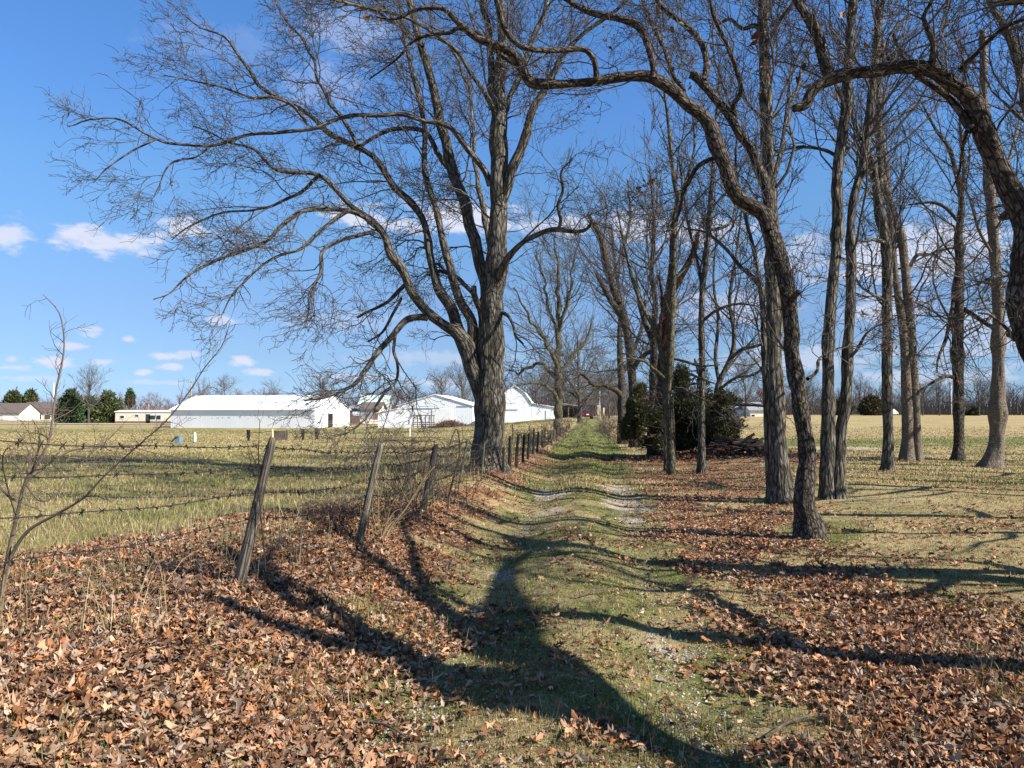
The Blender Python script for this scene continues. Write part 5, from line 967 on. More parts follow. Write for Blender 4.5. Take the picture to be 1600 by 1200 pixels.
fir('cedar', 'low dark cedar at the field edge on the right of the forked-limb trunk', 1520, 652, 14, 638, 195, 900, .8, [(.06, .07, .035), (.08, .07, .04)], 419, None, shape=.4, low=.05)

# ------------------------------------------------------------------ distant bare trees and woods
def broom(rng, n, K1, b_, h, w, seed=0):
    """a generic vase-shaped bare tree as arrays"""
    hh = h * .32; tr = np.array([[[b_[0] + rng.normal(0, .02) * h * u, b_[1], b_[2] + u * h * .8] for u in np.linspace(0, 1, 7)]]); rt = np.array([h * .022 * (1 - .85 * np.linspace(0, 1, 7))])
    a = grow(rng, tr, rt, n[0], h * .62, .22, (18, 50), 7, .12, (0, 0, .06), rmin=h * .0028, rfac=.7, lensc=.45)
    a2 = grow(rng, a[0], a[1], n[1], h * .26, .25, (20, 48), 5, .15, (0, 0, .05), rmin=h * .0017, rfac=.7)
    a3 = grow(rng, a2[0], a2[1], n[2], h * .11, .1, (20, 55), 3, .15, (0, 0, .02), rmin=h * .0011)
    for q in (a, a2, a3): q[0][..., 0] = b_[0] + (q[0][..., 0] - b_[0]) * w; q[0][..., 1] = b_[1] + (q[0][..., 1] - b_[1]) * w
    return (tr, rt), a, a2, a3
def fartree(label, px, py, top, wfac, Y, n, seed, mat='twig_far', group='single bare trees on the skyline', name='skyline_tree'):
    rng = np.random.default_rng(seed); b_ = P(px, py, Y); b_[2] = H1(b_[0], Y) - .1; h = P(px, top, Y)[2] - b_[2]
    t, a, a2, a3 = broom(rng, n, 0, b_, h, wfac); root = empty(name, b_, label, 'bare tree', group)
    V, F, B = tubes(*t, 8); mesh('trunk', V, F, M['bark_far'], root, attrs={'bark': B})
    Vs, Fs, Bs, off = [], [], [], 0
    for q, s in ((a, 4), (a2, 3), (a3, 3)):
        V, F, B = tubes(*q, s); Vs.append(V); Fs.append(F + off); Bs.append(B); off += len(V)
    mesh('crown', np.concatenate(Vs), np.concatenate(Fs), M[mat], root, attrs={'bark': np.concatenate(Bs)})
fartree('tall fan-shaped bare tree rising between the spruces', 138, 664, 579, 1.0, 160, (38, 300, 1100), 501, name='fan_shaped_tree', group=None)
fartree('pale bushy bare tree behind the left end of the long barn roof', 352, 655, 594, 1.3, 260, (26, 200, 700), 502)
fartree('thin bare tree over the left slope of the long barn roof', 315, 655, 599, 1.1, 265, (22, 160, 500), 503)
fartree('dim bare tree over the middle of the long barn roof', 428, 655, 596, 1.2, 280, (22, 160, 500), 504)
fartree('bare tree over the right end of the long barn', 505, 655, 585, 1.0, 230, (26, 220, 800), 505)
fartree('grey bare tree behind the left slope of the middle barn', 640, 655, 600, 1.3, 190, (26, 200, 700), 506)
fartree('tall bare tree behind the peak of the middle barn', 690, 655, 580, 1.2, 175, (34, 260, 1000), 507)
fartree('tall bare tree behind the left limb of the massive tree', 722, 655, 574, 1.1, 180, (34, 260, 1000), 508)
fartree('bare tree behind the gambrel barn', 838, 655, 585, 1.2, 175, (30, 240, 900), 509)
fartree('wide bare tree just right of the gambrel barn', 858, 655, 590, 1.3, 190, (30, 240, 900), 510)
fartree('bare tree above the far end of the lane', 930, 655, 590, 1.2, 170, (30, 240, 900), 511)
fartree('second bare tree above the far end of the lane, nearer the hedgerow', 952, 655, 575, 1.1, 120, (34, 260, 1100), 512)
fartree('bare tree between the two junipers far behind them', 1035, 655, 560, 1.2, 110, (34, 260, 1100), 513)
fartree('bare tree above the low white house at the right', 1165, 652, 560, 1.3, 130, (34, 280, 1200), 514)
fartree('black-stemmed bare tree in the gap right of the smooth twin tree', 1442, 652, 590, 1.3, 190, (28, 220, 900), 515)
fartree('black-stemmed bare tree left of the forked-limb trunk', 1468, 652, 585, 1.2, 185, (28, 220, 900), 516)
fartree('bare tree just left of the pale flaky trunk', 1530, 652, 585, 1.3, 190, (28, 220, 900), 517)
fartree('bare tree in the gap left of the straight trunk', 1345, 652, 590, 1.2, 200, (28, 220, 900), 518)
fartree('bare tree between the arching oak and the V-shaped pair', 1262, 652, 584, 1.2, 190, (28, 220, 900), 519)
def wood(label, spans, seed, mat, thicket=2600):
    rng = np.random.default_rng(seed); Vs, Fs, Bs, off = [], [], [], 0
    for (x0, x1, Y0, Y1, top0, top1, cnt) in spans:
        for k in range(cnt):
            px = x0 + (x1 - x0) * (k + rng.random()) / cnt; Yk = rng.uniform(Y0, Y1); b_ = P(px, 650, Yk); b_[2] = H1(b_[0], Yk) - .2; t_ = rng.uniform(top0, top1); h = max(3, P(px, t_, Yk)[2] - b_[2])
            t, a, a2, a3 = broom(rng, (12, 70, 190), 0, b_, h, 1.25)
            for q, s in ((t, 4), (a, 3), (a2, 3), (a3, 3)):
                V, F, B = tubes(q[0], q[1] * 1.5, s); Vs.append(V); Fs.append(F + off); Bs.append(B); off += len(V)
        # undergrowth of upright stems
        m_ = thicket; px = rng.uniform(x0, x1, m_); Yk = rng.uniform(Y0, Y1, m_); X = (px - 800) / FPX * Yk; z = H(X, Yk) - .2; hh = rng.uniform(.25, .8, m_) * (650 - (top0 + top1) / 2) / FPX * Yk
        u = np.linspace(0, 1, 4); Pp = np.stack([X[:, None] + rng.normal(0, .35, (m_, 4)) * u * hh[:, None] * .5, Yk[:, None] + 0 * u, z[:, None] + u * hh[:, None]], -1)
        V, F, B = tubes(Pp, (.0011 * Yk[:, None]) * (1 - .8 * u) * .5, 3); Vs.append(V); Fs.append(F + off); Bs.append(B); off += len(V)
    o = mesh('distant_wood', np.concatenate(Vs), np.concatenate(Fs), M[mat], attrs={'bark': np.concatenate(Bs)}); props(o, label, 'wood', None, 'stuff')
wood('far brownish wood on the skyline behind the houses and barns', [(-80, 320, 290, 370, 612, 630, 62), (300, 620, 280, 380, 606, 630, 48), (560, 780, 230, 330, 606, 626, 34)], 601, 'twig_red', 1500)
wood('far grey wood on the skyline at the end of the lane and beyond the right field', [(780, 1010, 190, 260, 585, 615, 44), (1000, 1260, 220, 300, 600, 622, 44), (1240, 1700, 215, 300, 596, 622, 78)], 602, 'twig_far', 2600)
# ------------------------------------------------------------------ buildings
def metal_mat(name, c, sc=22., rib=.25, stain=0.0, axis=0):
    m, nt, b = principled(name, .5, .3)
    t = nod(nt, 'ShaderNodeTexCoord'); mp = nod(nt, 'ShaderNodeMapping'); nt.links.new(t.outputs['Object'], mp.inputs[0])
    s = nod(nt, 'ShaderNodeSeparateXYZ'); nt.links.new(mp.outputs[0], s.inputs[0])
    a = mathn(nt, 'ADD', s.outputs[0], s.outputs[1]) if axis == 2 else s.outputs[axis]
    w = mathn(nt, 'PINGPONG', mathn(nt, 'MULTIPLY', a, 3.3), .5); seam = smooth(nt, w, .0, .06)
    pan = nod(nt, 'ShaderNodeTexWhiteNoise', noise_dimensions='1D'); nt.links.new(mathn(nt, 'FLOOR', mathn(nt, 'MULTIPLY', a, 1.05)), pan.inputs['W'])
    n = nod(nt, 'ShaderNodeTexNoise'); n.inputs['Scale'].default_value = .9; n.inputs['Detail'].default_value = 8; n.inputs['Roughness'].default_value = .7
    m2 = nod(nt, 'ShaderNodeMapping'); m2.inputs['Scale'].default_value = (1, 1, .35); nt.links.new(t.outputs['Object'], m2.inputs[0]); nt.links.new(m2.outputs[0], n.inputs[0])
    col_ = mixc(nt, mathn(nt, 'MULTIPLY', pan.outputs[0], .35), c, tuple(x * .86 for x in c)); col_ = mixc(nt, mathn(nt, 'MULTIPLY', mathn(nt, 'SUBTRACT', 1.0, seam), rib), col_, tuple(x * .6 for x in c))
    col_ = mixc(nt, mathn(nt, 'MULTIPLY', smooth(nt, n.outputs[0], .5, .8), .35), col_, tuple(x * .78 for x in c))
    if stain:
        n5 = nod(nt, 'ShaderNodeTexNoise'); n5.inputs['Scale'].default_value = 1.1; n5.inputs['Detail'].default_value = 6; m3 = nod(nt, 'ShaderNodeMapping'); m3.inputs['Scale'].default_value = (1.5, 1.5, 2.2); nt.links.new(t.outputs['Object'], m3.inputs[0]); nt.links.new(m3.outputs[0], n5.inputs[0])
        band = mathn(nt, 'SUBTRACT', 1.0, smooth(nt, mathn(nt, 'ABSOLUTE', mathn(nt, 'SUBTRACT', s.outputs[2], stain)), .15, .38))
        col_ = mixc(nt, mathn(nt, 'MULTIPLY', band, mathn(nt, 'MULTIPLY', smooth(nt, n5.outputs[0], .54, .62), .75)), col_, (.28, .28, .29))
    nt.links.new(col_, b.inputs['Base Color']); bp = nod(nt, 'ShaderNodeBump'); bp.inputs['Strength'].default_value = .5; bp.inputs['Distance'].default_value = .03; nt.links.new(w, bp.inputs['Height']); nt.links.new(bp.outputs[0], b.inputs['Normal']); return m
WHT = (.86, .875, .88)
M['wall_w'] = metal_mat('white_sheet_wall', WHT, axis=2); M['wall_stain'] = metal_mat('white_sheet_wall_stained', WHT, stain=1.75, axis=2); M['roof_w'] = metal_mat('white_sheet_roof', (.80, .82, .83), axis=1)
M['trim'] = plain('grey_trim', (.34, .36, .38), .6, .15, 2); M['dark'] = plain('interior_shade', (.015, .014, .013), .9, .2, 2); M['shingle'] = plain('brown_shingle', (.14, .112, .10), .9, .25, 4)
M['cream'] = plain('cream_siding', (.72, .66, .52), .8, .08, 1); M['glass'] = plain('window_glass', (.03, .035, .04), .15, .2, 1, spec=.6); M['whitep'] = plain('white_paint', (.82, .82, .8), .6, .06, 2)
M['brick'] = plain('red_brick', (.20, .13, .11), .9, .25, 6); M['mint'] = plain('pale_green_roof', (.55, .68, .62), .6, .1, 1); M['grey_roof'] = plain('grey_roof', (.28, .29, .31), .8, .2, 2); M['wood'] = plain('old_wood', (.17, .135, .10), .9, .3, 5)
M['maroon'] = plain('maroon_paint', (.09, .012, .025), .35, .1, 2, spec=.6); M['rubber'] = plain('rubber', (.02, .02, .02), .8, .1, 5); M['lampred'] = plain('tail_lamp', (.5, .03, .02), .3, .1, 2); M['pink'] = plain('red_tank_paint', (.55, .16, .16), .5, .12, 1)
M['pole'] = plain('pole_wood', (.34, .27, .19), .9, .25, 3); M['bluegrey'] = plain('blue_grey_plastic', (.16, .22, .27), .6, .15, 3); M['post_yellow'] = plain('bleached_wood', (.62, .47, .26), .9, .15, 3)

def gable(name, label, loc, rz, w, l, eave, ridge, wall='wall_w', roof='roof_w', over=.25, thick=.09, prof=None, cat='barn', group=None, z0=None):
    """local x = along the gable span (w), local y = along the ridge (l); front gable at y = 0"""
    root = empty(name, loc, label, cat, group, rz); pr = prof or [(0, eave), (w / 2, ridge), (w, eave)]
    s = MB(); s.prism([(pr[0][0], -.4)] + pr + [(pr[-1][0], -.4)], 0, l); s.build('wall', M[wall], root)
    for (a, b_) in zip(pr[:-1], pr[1:]):
        d = np.array([b_[0] - a[0], b_[1] - a[1]]); d /= np.linalg.norm(d); nrm = np.array([-d[1], d[0]]); nrm = nrm if nrm[1] > 0 else -nrm
        A = np.array(a) + nrm * .02; B_ = np.array(b_) + nrm * .02
        if a == pr[0]: A = A - d * over
        if b_ == pr[-1]: B_ = B_ + d * over
        r_ = MB(); C_, D_ = B_ + nrm * thick, A + nrm * thick; r_.prism([tuple(A), tuple(B_), tuple(C_), tuple(D_)], -over * .6, l + over * .6); r_.build('roof', M[roof], root)
    return root
def lbox(root, name, c, d, mat, rz=0, **k):
    s = MB(); s.box(c, d, rz, **k); return s.build(name, M[mat], root)
# long barn: ridge runs left to right, rotated so that the right gable shows
R1 = R(-10); c1_ = P(267, 640, 122); cg = H1(c1_[0] + 10, 122)
# local frame: x along the long side, so build with ridge along local x
root = empty('long_barn', (c1_[0], 122, cg - .05), 'long low white metal barn with a plain white roof at the left', 'barn', None, R1)
Wd, Ln, ev, rg = 14.0, 24.3, 2.85, 5.15
s = MB(); s.prism([(0, -.6), (0, ev), (Wd / 2, rg), (Wd, ev), (Wd, -.6)], 0, Ln, axis='x')
s.v[-1] = s.v[-1]; V = s.v[-1]; s.build('wall', M['wall_stain'], root)
for sg in (0, 1):
    r_ = MB(); y0, y1 = (-.3, Wd / 2) if sg == 0 else (Wd / 2, Wd + .3); sl = (rg - ev) / (Wd / 2); z0_ = ev - .3 * sl + .02
    pr = [(y0, z0_ if sg == 0 else rg + .02), (y1, rg + .02 if sg == 0 else z0_), (y1, (rg if sg == 0 else z0_) + .12), (y0, (z0_ if sg == 0 else rg) + .12)]
    r_.prism(pr, -.2, Ln + .2, axis='x'); r_.build('roof', M['roof_w'], root)
lbox(root, 'eave_trim', (Ln / 2, -.04, ev - .1), (Ln, .07, .09), 'trim')
lbox(root, 'doorway_shade', (Ln + .012, 5.9, 1.0), (.02, 1.9, 2.5), 'dark');  # near-black panel on the solid wall paints the shade inside the doorway
for zz in (.35, .65, .95): lbox(root, 'gate_bar', (Ln + .05, 5.9, zz), (.05, 1.9, .06), 'wood')
lbox(root, 'window', (Ln + .015, 11.2, 1.4), (.02, .5, .6), 'trim'); lbox(root, 'corner_trim', (Ln + .02, .06, 1.3), (.05, .12, 2.9), 'whitep')
# middle barn, gable end toward the lane
b2 = P(622, 650, 120); g2 = H1(b2[0] + 5, 120) - .05; w2 = 11.7
root = gable('gable_barn', 'wide white metal barn with its gable end and a lean-to toward the pasture', (b2[0], 120, g2), R(-5), w2, 16, 3.4, 5.1)
s = MB(); s.prism([(-3.2, -.4), (-3.2, 2.3), (0, 2.95), (0, -.4)], .0, 15); s.build('lean_to', M['wall_w'], root); r_ = MB(); r_.prism([(-3.4, 2.28), (0, 2.98), (0, 3.07), (-3.4, 2.37)], -.15, 15.1); r_.build('lean_to_roof', M['roof_w'], root)
lbox(root, 'hay_door', (4.75, -.02, 4.15), (.85, .04, .7), 'whitep'); lbox(root, 'door_track', (4.0, -.05, 3.02), (5.0, .08, .09), 'trim'); lbox(root, 'sliding_door', (6.9, -.06, 1.45), (3.0, .06, 2.9), 'whitep'); lbox(root, 'door_track', (10.2, -.05, 3.35), (1.8, .08, .08), 'trim')
pen = empty('cattle_pen', P(662, 665, 116), 'weathered wooden stock pen in front of the middle barn door', 'pen')
pen.location.z = H1(pen.location.x, 116)
for k in range(6): lbox(pen, 'post', (-1.6 + k * .62, .3 * (k % 2), .95), (.12, .12, 1.9 + .2 * (k % 3 == 0)), 'wood')
for zz in (.25, .55, .85, 1.9): lbox(pen, 'rail', (0, -.1 + zz * .02, zz), (3.4, .06, .13), 'wood')
for k in range(4): lbox(pen, 'brace', (-1.2 + k * .75, -.2, 1.65), (.08, .08, .7), 'wood', ry=.8)
# gambrel barn
b3 = P(779, 650, 112); g3 = H1(b3[0] + 2, 112) - .05
prof = [(0, 2.9), (.95, 4.35), (2.35, 5.35), (3.75, 4.35), (4.75, 2.9)]
root = gable('gambrel_barn', 'white gambrel-roofed barn with a low wing, partly hidden by the massive trunk', (b3[0], 112, g3), R(-3), 4.75, 12, 0, 0, prof=prof)
s = MB(); s.prism([(4.78, -.4), (4.78, 2.75), (8.3, 2.15), (8.3, -.4)], .02, 11); s.build('wing', M['wall_w'], root); r_ = MB(); r_.prism([(4.78, 2.79), (8.5, 2.16), (8.5, 2.27), (4.78, 2.9)], -.15, 11.2); r_.build('wing_roof', M['roof_w'], root)
lbox(root, 'door_track', (1.6, -.05, 1.9), (2.4, .07, .08), 'trim'); lbox(root, 'door', (7.3, -.03, .9), (.8, .05, 1.8), 'whitep')
# open shed behind
b4 = P(876, 650, 118); root = empty('open_shed', (b4[0], 118, H1(b4[0], 118)), 'dark open-fronted shed with a low metal roof right of the gambrel barn', 'shed')
r_ = MB(); r_.prism([(-.6, 2.3), (3.1, 1.75), (3.1, 1.85), (-.6, 2.42)], -.3, 6); r_.build('roof', M['tin'], root); lbox(root, 'back_wall', (1.2, 5.6, .95), (3.4, .15, 1.9), 'wood'); lbox(root, 'back_wall', (2.9, 2.8, .85), (.12, 5.4, 1.75), 'wood')
for k in range(3): lbox(root, 'post', (-.3 + k * 1.5, 0, .95 - .1 * k), (.14, .14, 1.95 - .22 * k), 'wood')
# houses between the barns
def hut(name, label, px0, px1, pybase, Y, eave, ridge, depth, wall, roof, cat, rz=0., feats=(), group=None, over=.4):
    a = P(px0, 650, Y); b_ = P(px1, 650, Y); g_ = H1(a[0], Y); L_ = b_[0] - a[0]; g_ = P(px0, pybase, Y)[2]
    root = empty(name, (a[0], Y, g_), label, cat, group, rz); s = MB(); s.prism([(0, -1), (0, eave), (depth / 2, ridge), (depth, eave), (depth, -1)], 0, L_, axis='x'); s.build('wall', M[wall], root)
    for sg in (0, 1):
        sl = (ridge - eave) / (depth / 2); r_ = MB(); lo_ = eave - over * sl + .03
        pr = [(-over, lo_), (depth / 2, ridge + .03), (depth / 2, ridge + .18), (-over, lo_ + .15)] if sg == 0 else [(depth / 2, ridge + .03), (depth + over, lo_), (depth + over, lo_ + .15), (depth / 2, ridge + .18)]
        r_.prism(pr, -over, L_ + over, axis='x'); r_.build('roof', M[roof], root)
    for (nm_, x_, z_, w_, h_, mt) in feats:
        o = lbox(root, nm_, (x_ * L_, -.03, z_), (w_, .08, h_), mt)
        if nm_ == 'window': lbox(o, 'frame', (x_ * L_, -.02, z_), (w_ + .3, .06, h_ + .3), 'whitep')
    return root
hut('farmhouse', 'brown-roofed outbuilding peeping between the long and middle barns', 563, 593, 655, 150, 2.0, 3.2, 7, 'cream', 'shingle', 'house', feats=[('garage_door', .3, .9, 2.6, 1.6, 'grey_roof'), ('door', .8, .9, 1.0, 1.8, 'brick')])
hut('machine_shed', 'low shed with a pale green metal roof behind the brown-roofed outbuilding', 562, 603, 652, 175, 3.0, 4.9, 8, 'trim', 'mint', 'shed')
hut('shed', 'small red and grey shed just right of the long barn', 547, 566, 655, 160, 2.2, 2.7, 5, 'brick', 'tin', 'shed', feats=[('window', .5, 1.2, 1.2, .6, 'whitep')])
GH = 'houses beyond the left pasture'
hut('brick_house', 'brown-roofed ranch house at the far left edge', -60, 30, 661, 205, 2.7, 5.2, 9, 'cream', 'shingle', 'house', group=GH, feats=[('garage_door', .86, 1.1, 4.6, 2.2, 'whitep'), ('window', .55, 1.6, 1.4, 1.1, 'glass'), ('window', .3, 1.6, 1.4, 1.1, 'glass'), ('door', .43, 1.1, 1, 2.1, 'brick')])
rr_ = hut('ranch_house', 'long cream ranch house with a front gable left of the spruces', 28, 92, 660, 215, 2.9, 5.6, 10, 'cream', 'shingle', 'house', group=GH, feats=[('window', .42, 1.5, 1.2, 1.3, 'glass'), ('window', .52, 1.5, 1.2, 1.3, 'glass'), ('window', .72, 1.5, 1.6, 1.3, 'glass'), ('door', .88, 1.2, 1.0, 2.2, 'glass'), ('window', .96, 1.4, .8, 1.2, 'glass')])
s = MB(); s.prism([(-.2, -1), (-.2, 2.6), (1.9, 4.4), (4.0, 2.6), (4.0, -1)], -2.2, 0); s.build('front_gable', M['cream'], rr_)
for a, b_ in (((-.6, 2.3), (1.9, 4.45)), ((1.9, 4.45), (4.4, 2.3))):
    s = MB(); s.prism([a, b_, (b_[0], b_[1] + .2), (a[0], a[1] + .2)], -2.6, .5); s.build('gable_roof', M['shingle'], rr_)
rr_ = hut('mobile_home', 'long flat-roofed cream mobile home between the spruces and the long barn', 180, 272, 661, 165, 2.35, 2.6, 5, 'cream', 'whitep', 'mobile home', feats=[('window', .12, 1.3, .8, .55, 'glass'), ('window', .37, 1.55, .7, .4, 'glass'), ('window', .63, 1.2, 1.3, .9, 'glass'), ('window', .74, 1.2, .9, .9, 'glass'), ('door', .56, .95, .9, 1.9, 'glass'), ('skirt', .5, .15, 12.4, .5, 'brick')], over=.15)
hut('low_white_house', 'low white building across the field behind the shaggy trees', 1150, 1172, 653, 175, 1.9, 2.5, 6, 'whitep', 'grey_roof', 'building', feats=[('garage_door', .6, .7, 1.6, 1.2, 'mint')])
hut('low_cream_house', 'cream building with a grey roof partly behind the shaggy trunks', 1172, 1196, 652, 170, 1.6, 3.2, 9, 'cream', 'grey_roof', 'building', feats=[('window', .2, .4, .7, .4, 'glass')])
hut('white_roofed_shed', 'small white-roofed shed on the skyline right of the forked-limb trunk', 1387, 1401, 650, 210, .8, 1.7, 4, 'whitep', 'whitep', 'shed')
# road strip and far drive
s = MB(); xs_ = np.linspace(-170, 24, 60); V = []
for x_ in xs_:
    for dy in (0, 6): yy = 148 + dy; V.append((x_, yy, H1(x_, yy) + .09 + .5 * 0))
V = np.array(V); F = [(2 * i, 2 * i + 2, 2 * i + 3, 2 * i + 1) for i in range(59)]
props(mesh('road', V, np.array(F), plain('road_gravel', (.42, .38, .34), .95, .12, .6)), kind='structure')
# poles, tower, vehicles
def pole(label, px, pyb, top, Y, r, mat='pole', arm=True, name='utility_pole', group='utility poles'):
    b_ = P(px, pyb, Y); b_[2] = H1(b_[0], Y); t = P(px, top, Y)[2] - b_[2]; root = empty(name, b_, label, 'pole', group)
    s = MB(); s.tube([(0, 0, -.3), (0, 0, t * .5), (.02, 0, t)], [r, r * .9, r * .75], 8); s.build('shaft', M[mat], root, smoothf=True)
    if arm:
        lbox(root, 'crossarm', (0, -.1, t * .93), (2.2, .1, .12), 'wood'); s = MB()
        for k in (-.95, -.4, .4, .95): s.tube([(k, -.1, t * .93 + .06), (k, -.1, t * .93 + .22)], [.05, .04], 6)
        s.build('insulators', M['whitep'], root)
    return root
pole('utility pole rising behind the left end of the long barn roof', 298, 652, 592, 190, .15)
pole('thin pale pole just left of the dense spruce', 83, 662, 598, 150, .14, 'whitep', False)
pole('utility pole seen right of the gap between spruces and barn', 232, 652, 627, 210, .14)
pole('left of the two pale wooden posts at the far end of the lane', 934, 655, 633, 105, .11, 'post_yellow', False, 'wooden_post', 'posts at the end of the lane')
pole('right of the two pale wooden posts at the far end of the lane', 943, 655, 637, 103, .13, 'post_yellow', False, 'wooden_post', 'posts at the end of the lane')
pole('tall grey pole behind the two pale wooden posts', 937, 655, 611, 120, .12, 'whitep', False)
pole('white pole beside the forked-limb trunk', 1487, 652, 600, 200, .12, 'whitep', False)
b_ = P(1189, 652, 420); b_[2] = 0; t = P(1189, 612, 420)[2]; root = empty('water_tower', b_, 'tiny red and white water tower on the skyline by the shaggy trunk', 'water tower')
s = MB(); s.tube([(0, 0, -2), (0, 0, t - 2.2)], [.55, .45], 10); s.build('column', M['whitep'], root); V, F, _ = tubes(np.array([[(0, 0, t - 2.4), (0, 0, t - 1.6), (0, 0, t - .6), (0, 0, t + .4), (0, 0, t + 1)]], float), np.array([[.5, 2.0, 2.6, 1.8, .15]]), 16); mesh('tank', V + np.array(root.location), F, M['pink'], root, smoothf=True)
# car at the end of the lane
Yk = 108; b_ = P(918, 655, Yk); b_[2] = H1(b_[0], Yk); car = empty('parked_car', b_, 'dark maroon car parked where the lane meets the farmyard', 'car')
s = MB(); s.prism([(-.82, .35), (-.85, .8), (-.78, .95), (.78, .95), (.85, .8), (.82, .35)], 0, 4.1); s.build('body', M['maroon'], car)
s = MB(); V = [(-.72, .5, .95), (.72, .5, .95), (.72, 3.0, .95), (-.72, 3.0, .95), (-.58, .95, 1.42), (.58, .95, 1.42), (.58, 2.4, 1.42), (-.58, 2.4, 1.42)]; s.add(V, [(4, 5, 6, 7), (0, 1, 5, 4), (1, 2, 6, 5), (2, 3, 7, 6), (3, 0, 4, 7)]); s.build('cabin', M['maroon'], car)
s = MB(); s.add([(-.6, .54, 1.0), (.6, .54, 1.0), (.5, .88, 1.38), (-.5, .88, 1.38)], [(0, 1, 2, 3)]); s.v[0][:, 1] -= .02; s.build('rear_window', M['glass'], car)
for sx_ in (-1, 1):
    lbox(car, 'tail_lamp', (sx_ * .68, -.02, .78), (.24, .05, .14), 'lampred')
    for yy in (.8, 3.3): w_ = MB(); w_.tube([(sx_ * .86, yy, .32), (sx_ * .66, yy, .32)], [.32, .32], 16); w_.build('wheel', M['rubber'], car)
lbox(car, 'number_plate', (0, -.02, .68), (.4, .04, .16), 'whitep')
# ------------------------------------------------------------------ pasture bits
def small(name, label, cat, px, py, Y=None, group=None):
    g_ = hit(px, py); return empty(name, g_, label, cat, group), g_
root, g_ = small('stock_box', 'small blue-grey stock box standing in the left pasture', 'stock box', 279, 694)  # plain blue-grey box with a lid, not a tank
k_ = g_[1] / FPX; s = MB(); s.prism([(-3.2 * k_, 0), (-3.6 * k_, 7 * k_), (-3.3 * k_, 11 * k_), (0, 13 * k_), (3.3 * k_, 11 * k_), (3.4 * k_, 7 * k_), (3.0 * k_, 0)], -.15, .2); s.build('box', M['bluegrey'], root); lbox(root, 'lid', (0, 0, 12.6 * k_), (5 * k_, .42, 1.2 * k_), 'bluegrey'); s = MB(); s.tube([(-11 * k_, 0, 3 * k_), (-3 * k_, 0, 13 * k_)], [.03, .03], 6); s.build('rail', M['wood'], root)
pf = empty('paddock_fence', hit(408, 690), 'short run of mixed old posts and wires crossing the middle of the pasture', 'fence')
o0 = np.array(pf.location); LP = [(304, 691, 676, 2.2, 'whitep'), (388, 689, 673, 2.0, 'rubber'), (425, 690, 671, 2.0, 'post_yellow'), (437, 688, 672, 4.0, 'brick'), (447, 687, 673, 2.2, 'wood'), (462, 688, 672, 1.0, 'wood'), (473, 688, 672, 1.8, 'rubber'), (495, 687, 672, 1.8, 'rubber'), (640 / 1, 682, 668, 1.4, 'whitep'), (801, 697, 663, 1.4, 'wood')]
tops = []
for (px, pb, pt, r, mt) in LP:
    g_ = hit(px, pb); h_ = (pb - pt) * g_[1] / FPX; r_ = r * g_[1] / FPX; s = MB(); 
    if mt == 'brick': s.box(g_ - o0 + np.array([0, 0, h_ * .45]), (.62, .10, h_ * .9), ry=.03); s.box(g_ - o0 + np.array([.35, .1, h_ * .5]), (.09, .09, h_)); nm_ = 'board_panel'; mt = 'wood'
    else:
        q = [g_ - o0 + np.array([0, 0, -.1]), g_ - o0 + np.array([.02, 0, h_ * .5]), g_ - o0 + np.array([0, 0, h_])]; s.tube(q, [r_, r_ * .95, r_ * .85], 8); nm_ = 'post'
        if mt == 'rubber':
            for u in (.3, .6, .85): s.tube([g_ - o0 + np.array([0, 0, h_ * u]), g_ - o0 + np.array([0, 0, h_ * u + .12])], [r_ * 1.5] * 2, 8)
    s.build(nm_, M[mt], pf); tops.append(g_ - o0 + np.array([0, 0, h_ * .85]))
s = MB()
for a, b_ in zip(tops[1:8][:-1], tops[1:8][1:]): s.tube([a, (a + b_) / 2 - np.array([0, 0, .04]), b_], [.012] * 3, 4)
s.build('wire', M['rust'], pf)
hay = hit(1, 690)
# brush and log pile beyond the junipers
rng = np.random.default_rng(91); c = hit(1150, 712); c[1] = 25.5; c[0] = (1150 - 800) / FPX * c[1]; c[2] = H1(c[0], c[1])
root = empty('brush_pile', c, 'heap of sticks, bark and dead leaves at the right foot of the big juniper', 'brush pile')
u = rng.random(420); a = rng.uniform(0, 6.283, 420); rr = rng.random(420) ** .6
X = c[0] - .3 + np.cos(a) * rr * 1.7; Y_ = c[1] + np.sin(a) * rr * .9; Z = H(X, Y_) + (1 - rr) * .65 * rng.random(420); d = norm(rng.normal(size=(420, 3)) * np.array([1, .6, .16])); L_ = rng.uniform(.3, 1.1, 420)[:, None]; Pp = np.stack([np.stack([X, Y_, Z], 1) - d * L_ / 2, np.stack([X, Y_, Z + .03], 1), np.stack([X, Y_, Z], 1) + d * L_ / 2], 1)
V, F, B = tubes(Pp, np.repeat(rng.uniform(.006, .025, (420, 1)), 3, 1), 5); mesh('sticks', V, F, M['cane_dark'], root, attrs={'bark': B})
for k in range(16):
    t_ = rng.uniform(-.55, .5); px = 1166 + rng.normal(0, 10); q = P(px, 699 - rng.random() * 9, c[1]); L2 = rng.uniform(.25, .55); dd = np.array([math.cos(t_), rng.normal(0, .2), abs(math.sin(t_)) * 1.2]); s = MB(); s.tube([q - dd * L2, q, q + dd * L2], [.06, .065, .05], 7); s.build('log', M['bark_oak'], root, local=False).data
x_ = c[0] + rng.normal(-.8, 1.5, 5200); y_ = c[1] + rng.normal(0, .55, 5200); z_ = H(x_, y_) + rng.random(5200) * .38 * np.exp(-((x_ - c[0] + .5) / 1.8) ** 2 - ((y_ - c[1]) / .8) ** 2)
V, F = leafcloud(rng, np.stack([x_, y_, z_], 1), .14, .7, True); mesh('leaf_heap', V, F, M['leaf'], root, colors=np.repeat(leafcols(rng, 5200) * .8, len(V) // 5200, 0))
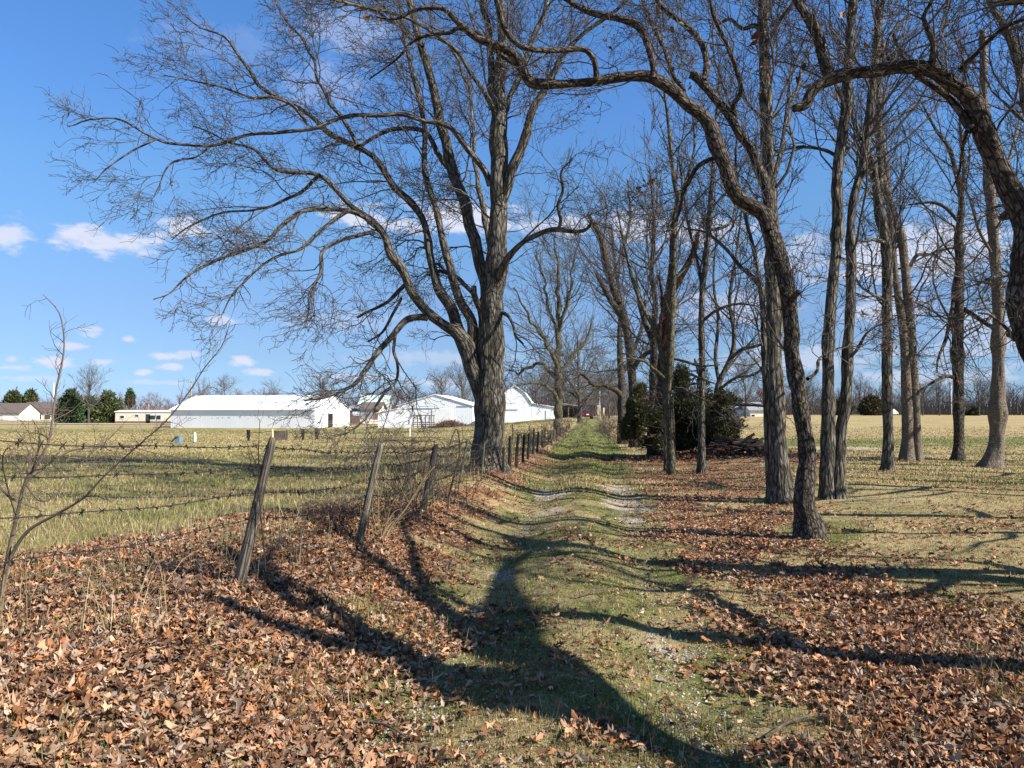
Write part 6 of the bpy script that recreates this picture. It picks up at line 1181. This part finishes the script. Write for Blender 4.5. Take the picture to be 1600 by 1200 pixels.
# low mound of brown brush in front of the middle barn
c = P(701, 664, 112); c[2] = H1(c[0], 112); root = empty('brush_mound', c, 'low reddish mound of brush in front of the middle barn', 'brush pile')
PP = arcs(1, c[0], c[1], 1, 1, 3); rng = np.random.default_rng(9); m_ = 1400; X = c[0] + rng.normal(0, 1.5, m_); Yq = c[1] + rng.normal(0, .6, m_); hh = .9 * np.exp(-((X - c[0]) / 2.2) ** 2) * rng.uniform(.4, 1.3, m_); dx = rng.normal(0, .35, m_)
Pp = np.stack([np.stack([X, Yq, H(X, Yq)], 1), np.stack([X + dx, Yq, H(X, Yq) + hh], 1)], 1); V, F, B = tubes(Pp, np.array([[.035, .012]]) * np.ones((m_, 1)), 3); mesh('stems', V, F, M['twig_red'], root, attrs={'bark': B})
# fallen sticks on the ground
M['stick'] = M['cane']
for k, (a, b_, r_, lb) in enumerate([((262, 932), (322, 905), .009, 'pale bare stick lying on the leaves left of the stoutest post'), ((850, 836), (872, 828), .012, 'short pale stick lying on the lane'), ((1140, 838), (1165, 832), .012, 'short stick lying on the leaves left of the arching oak'), ((905, 938), (965, 930), .006, 'thin twig on the grassy crown of the lane'), ((1195, 1165), (1290, 1130), .008, 'twig lying on the leaves at the lower right'), ((560, 1138), (640, 1170), .007, 'twig lying on the leaves at the lower left')]):
    A = hit(*a); B_ = hit(*b_); A[2] += .03; B_[2] += .045; mid = (A + B_) / 2 + np.array([.0, .03, .015]); w = np.array([[*A, r_], [*mid, r_ * .9], [*B_, r_ * .5]]); q = catmull(w, 14)
    rg_ = np.random.default_rng(k); P1, R1_ = grow(rg_, q[None, :, :3], q[None, :, 3], 5, .15, .2, (25, 60), 4, .2, rmin=.002, trop=(0, 0, 0))
    V, F, B = tubes(q[None, :, :3], q[None, :, 3], 7); V2, F2, B2 = tubes(P1, R1_, 4); props(mesh('fallen_stick', np.concatenate([V, V2]), np.concatenate([F, F2 + len(V)]), M['stick'], attrs={'bark': np.concatenate([B, B2])}), lb, 'stick')
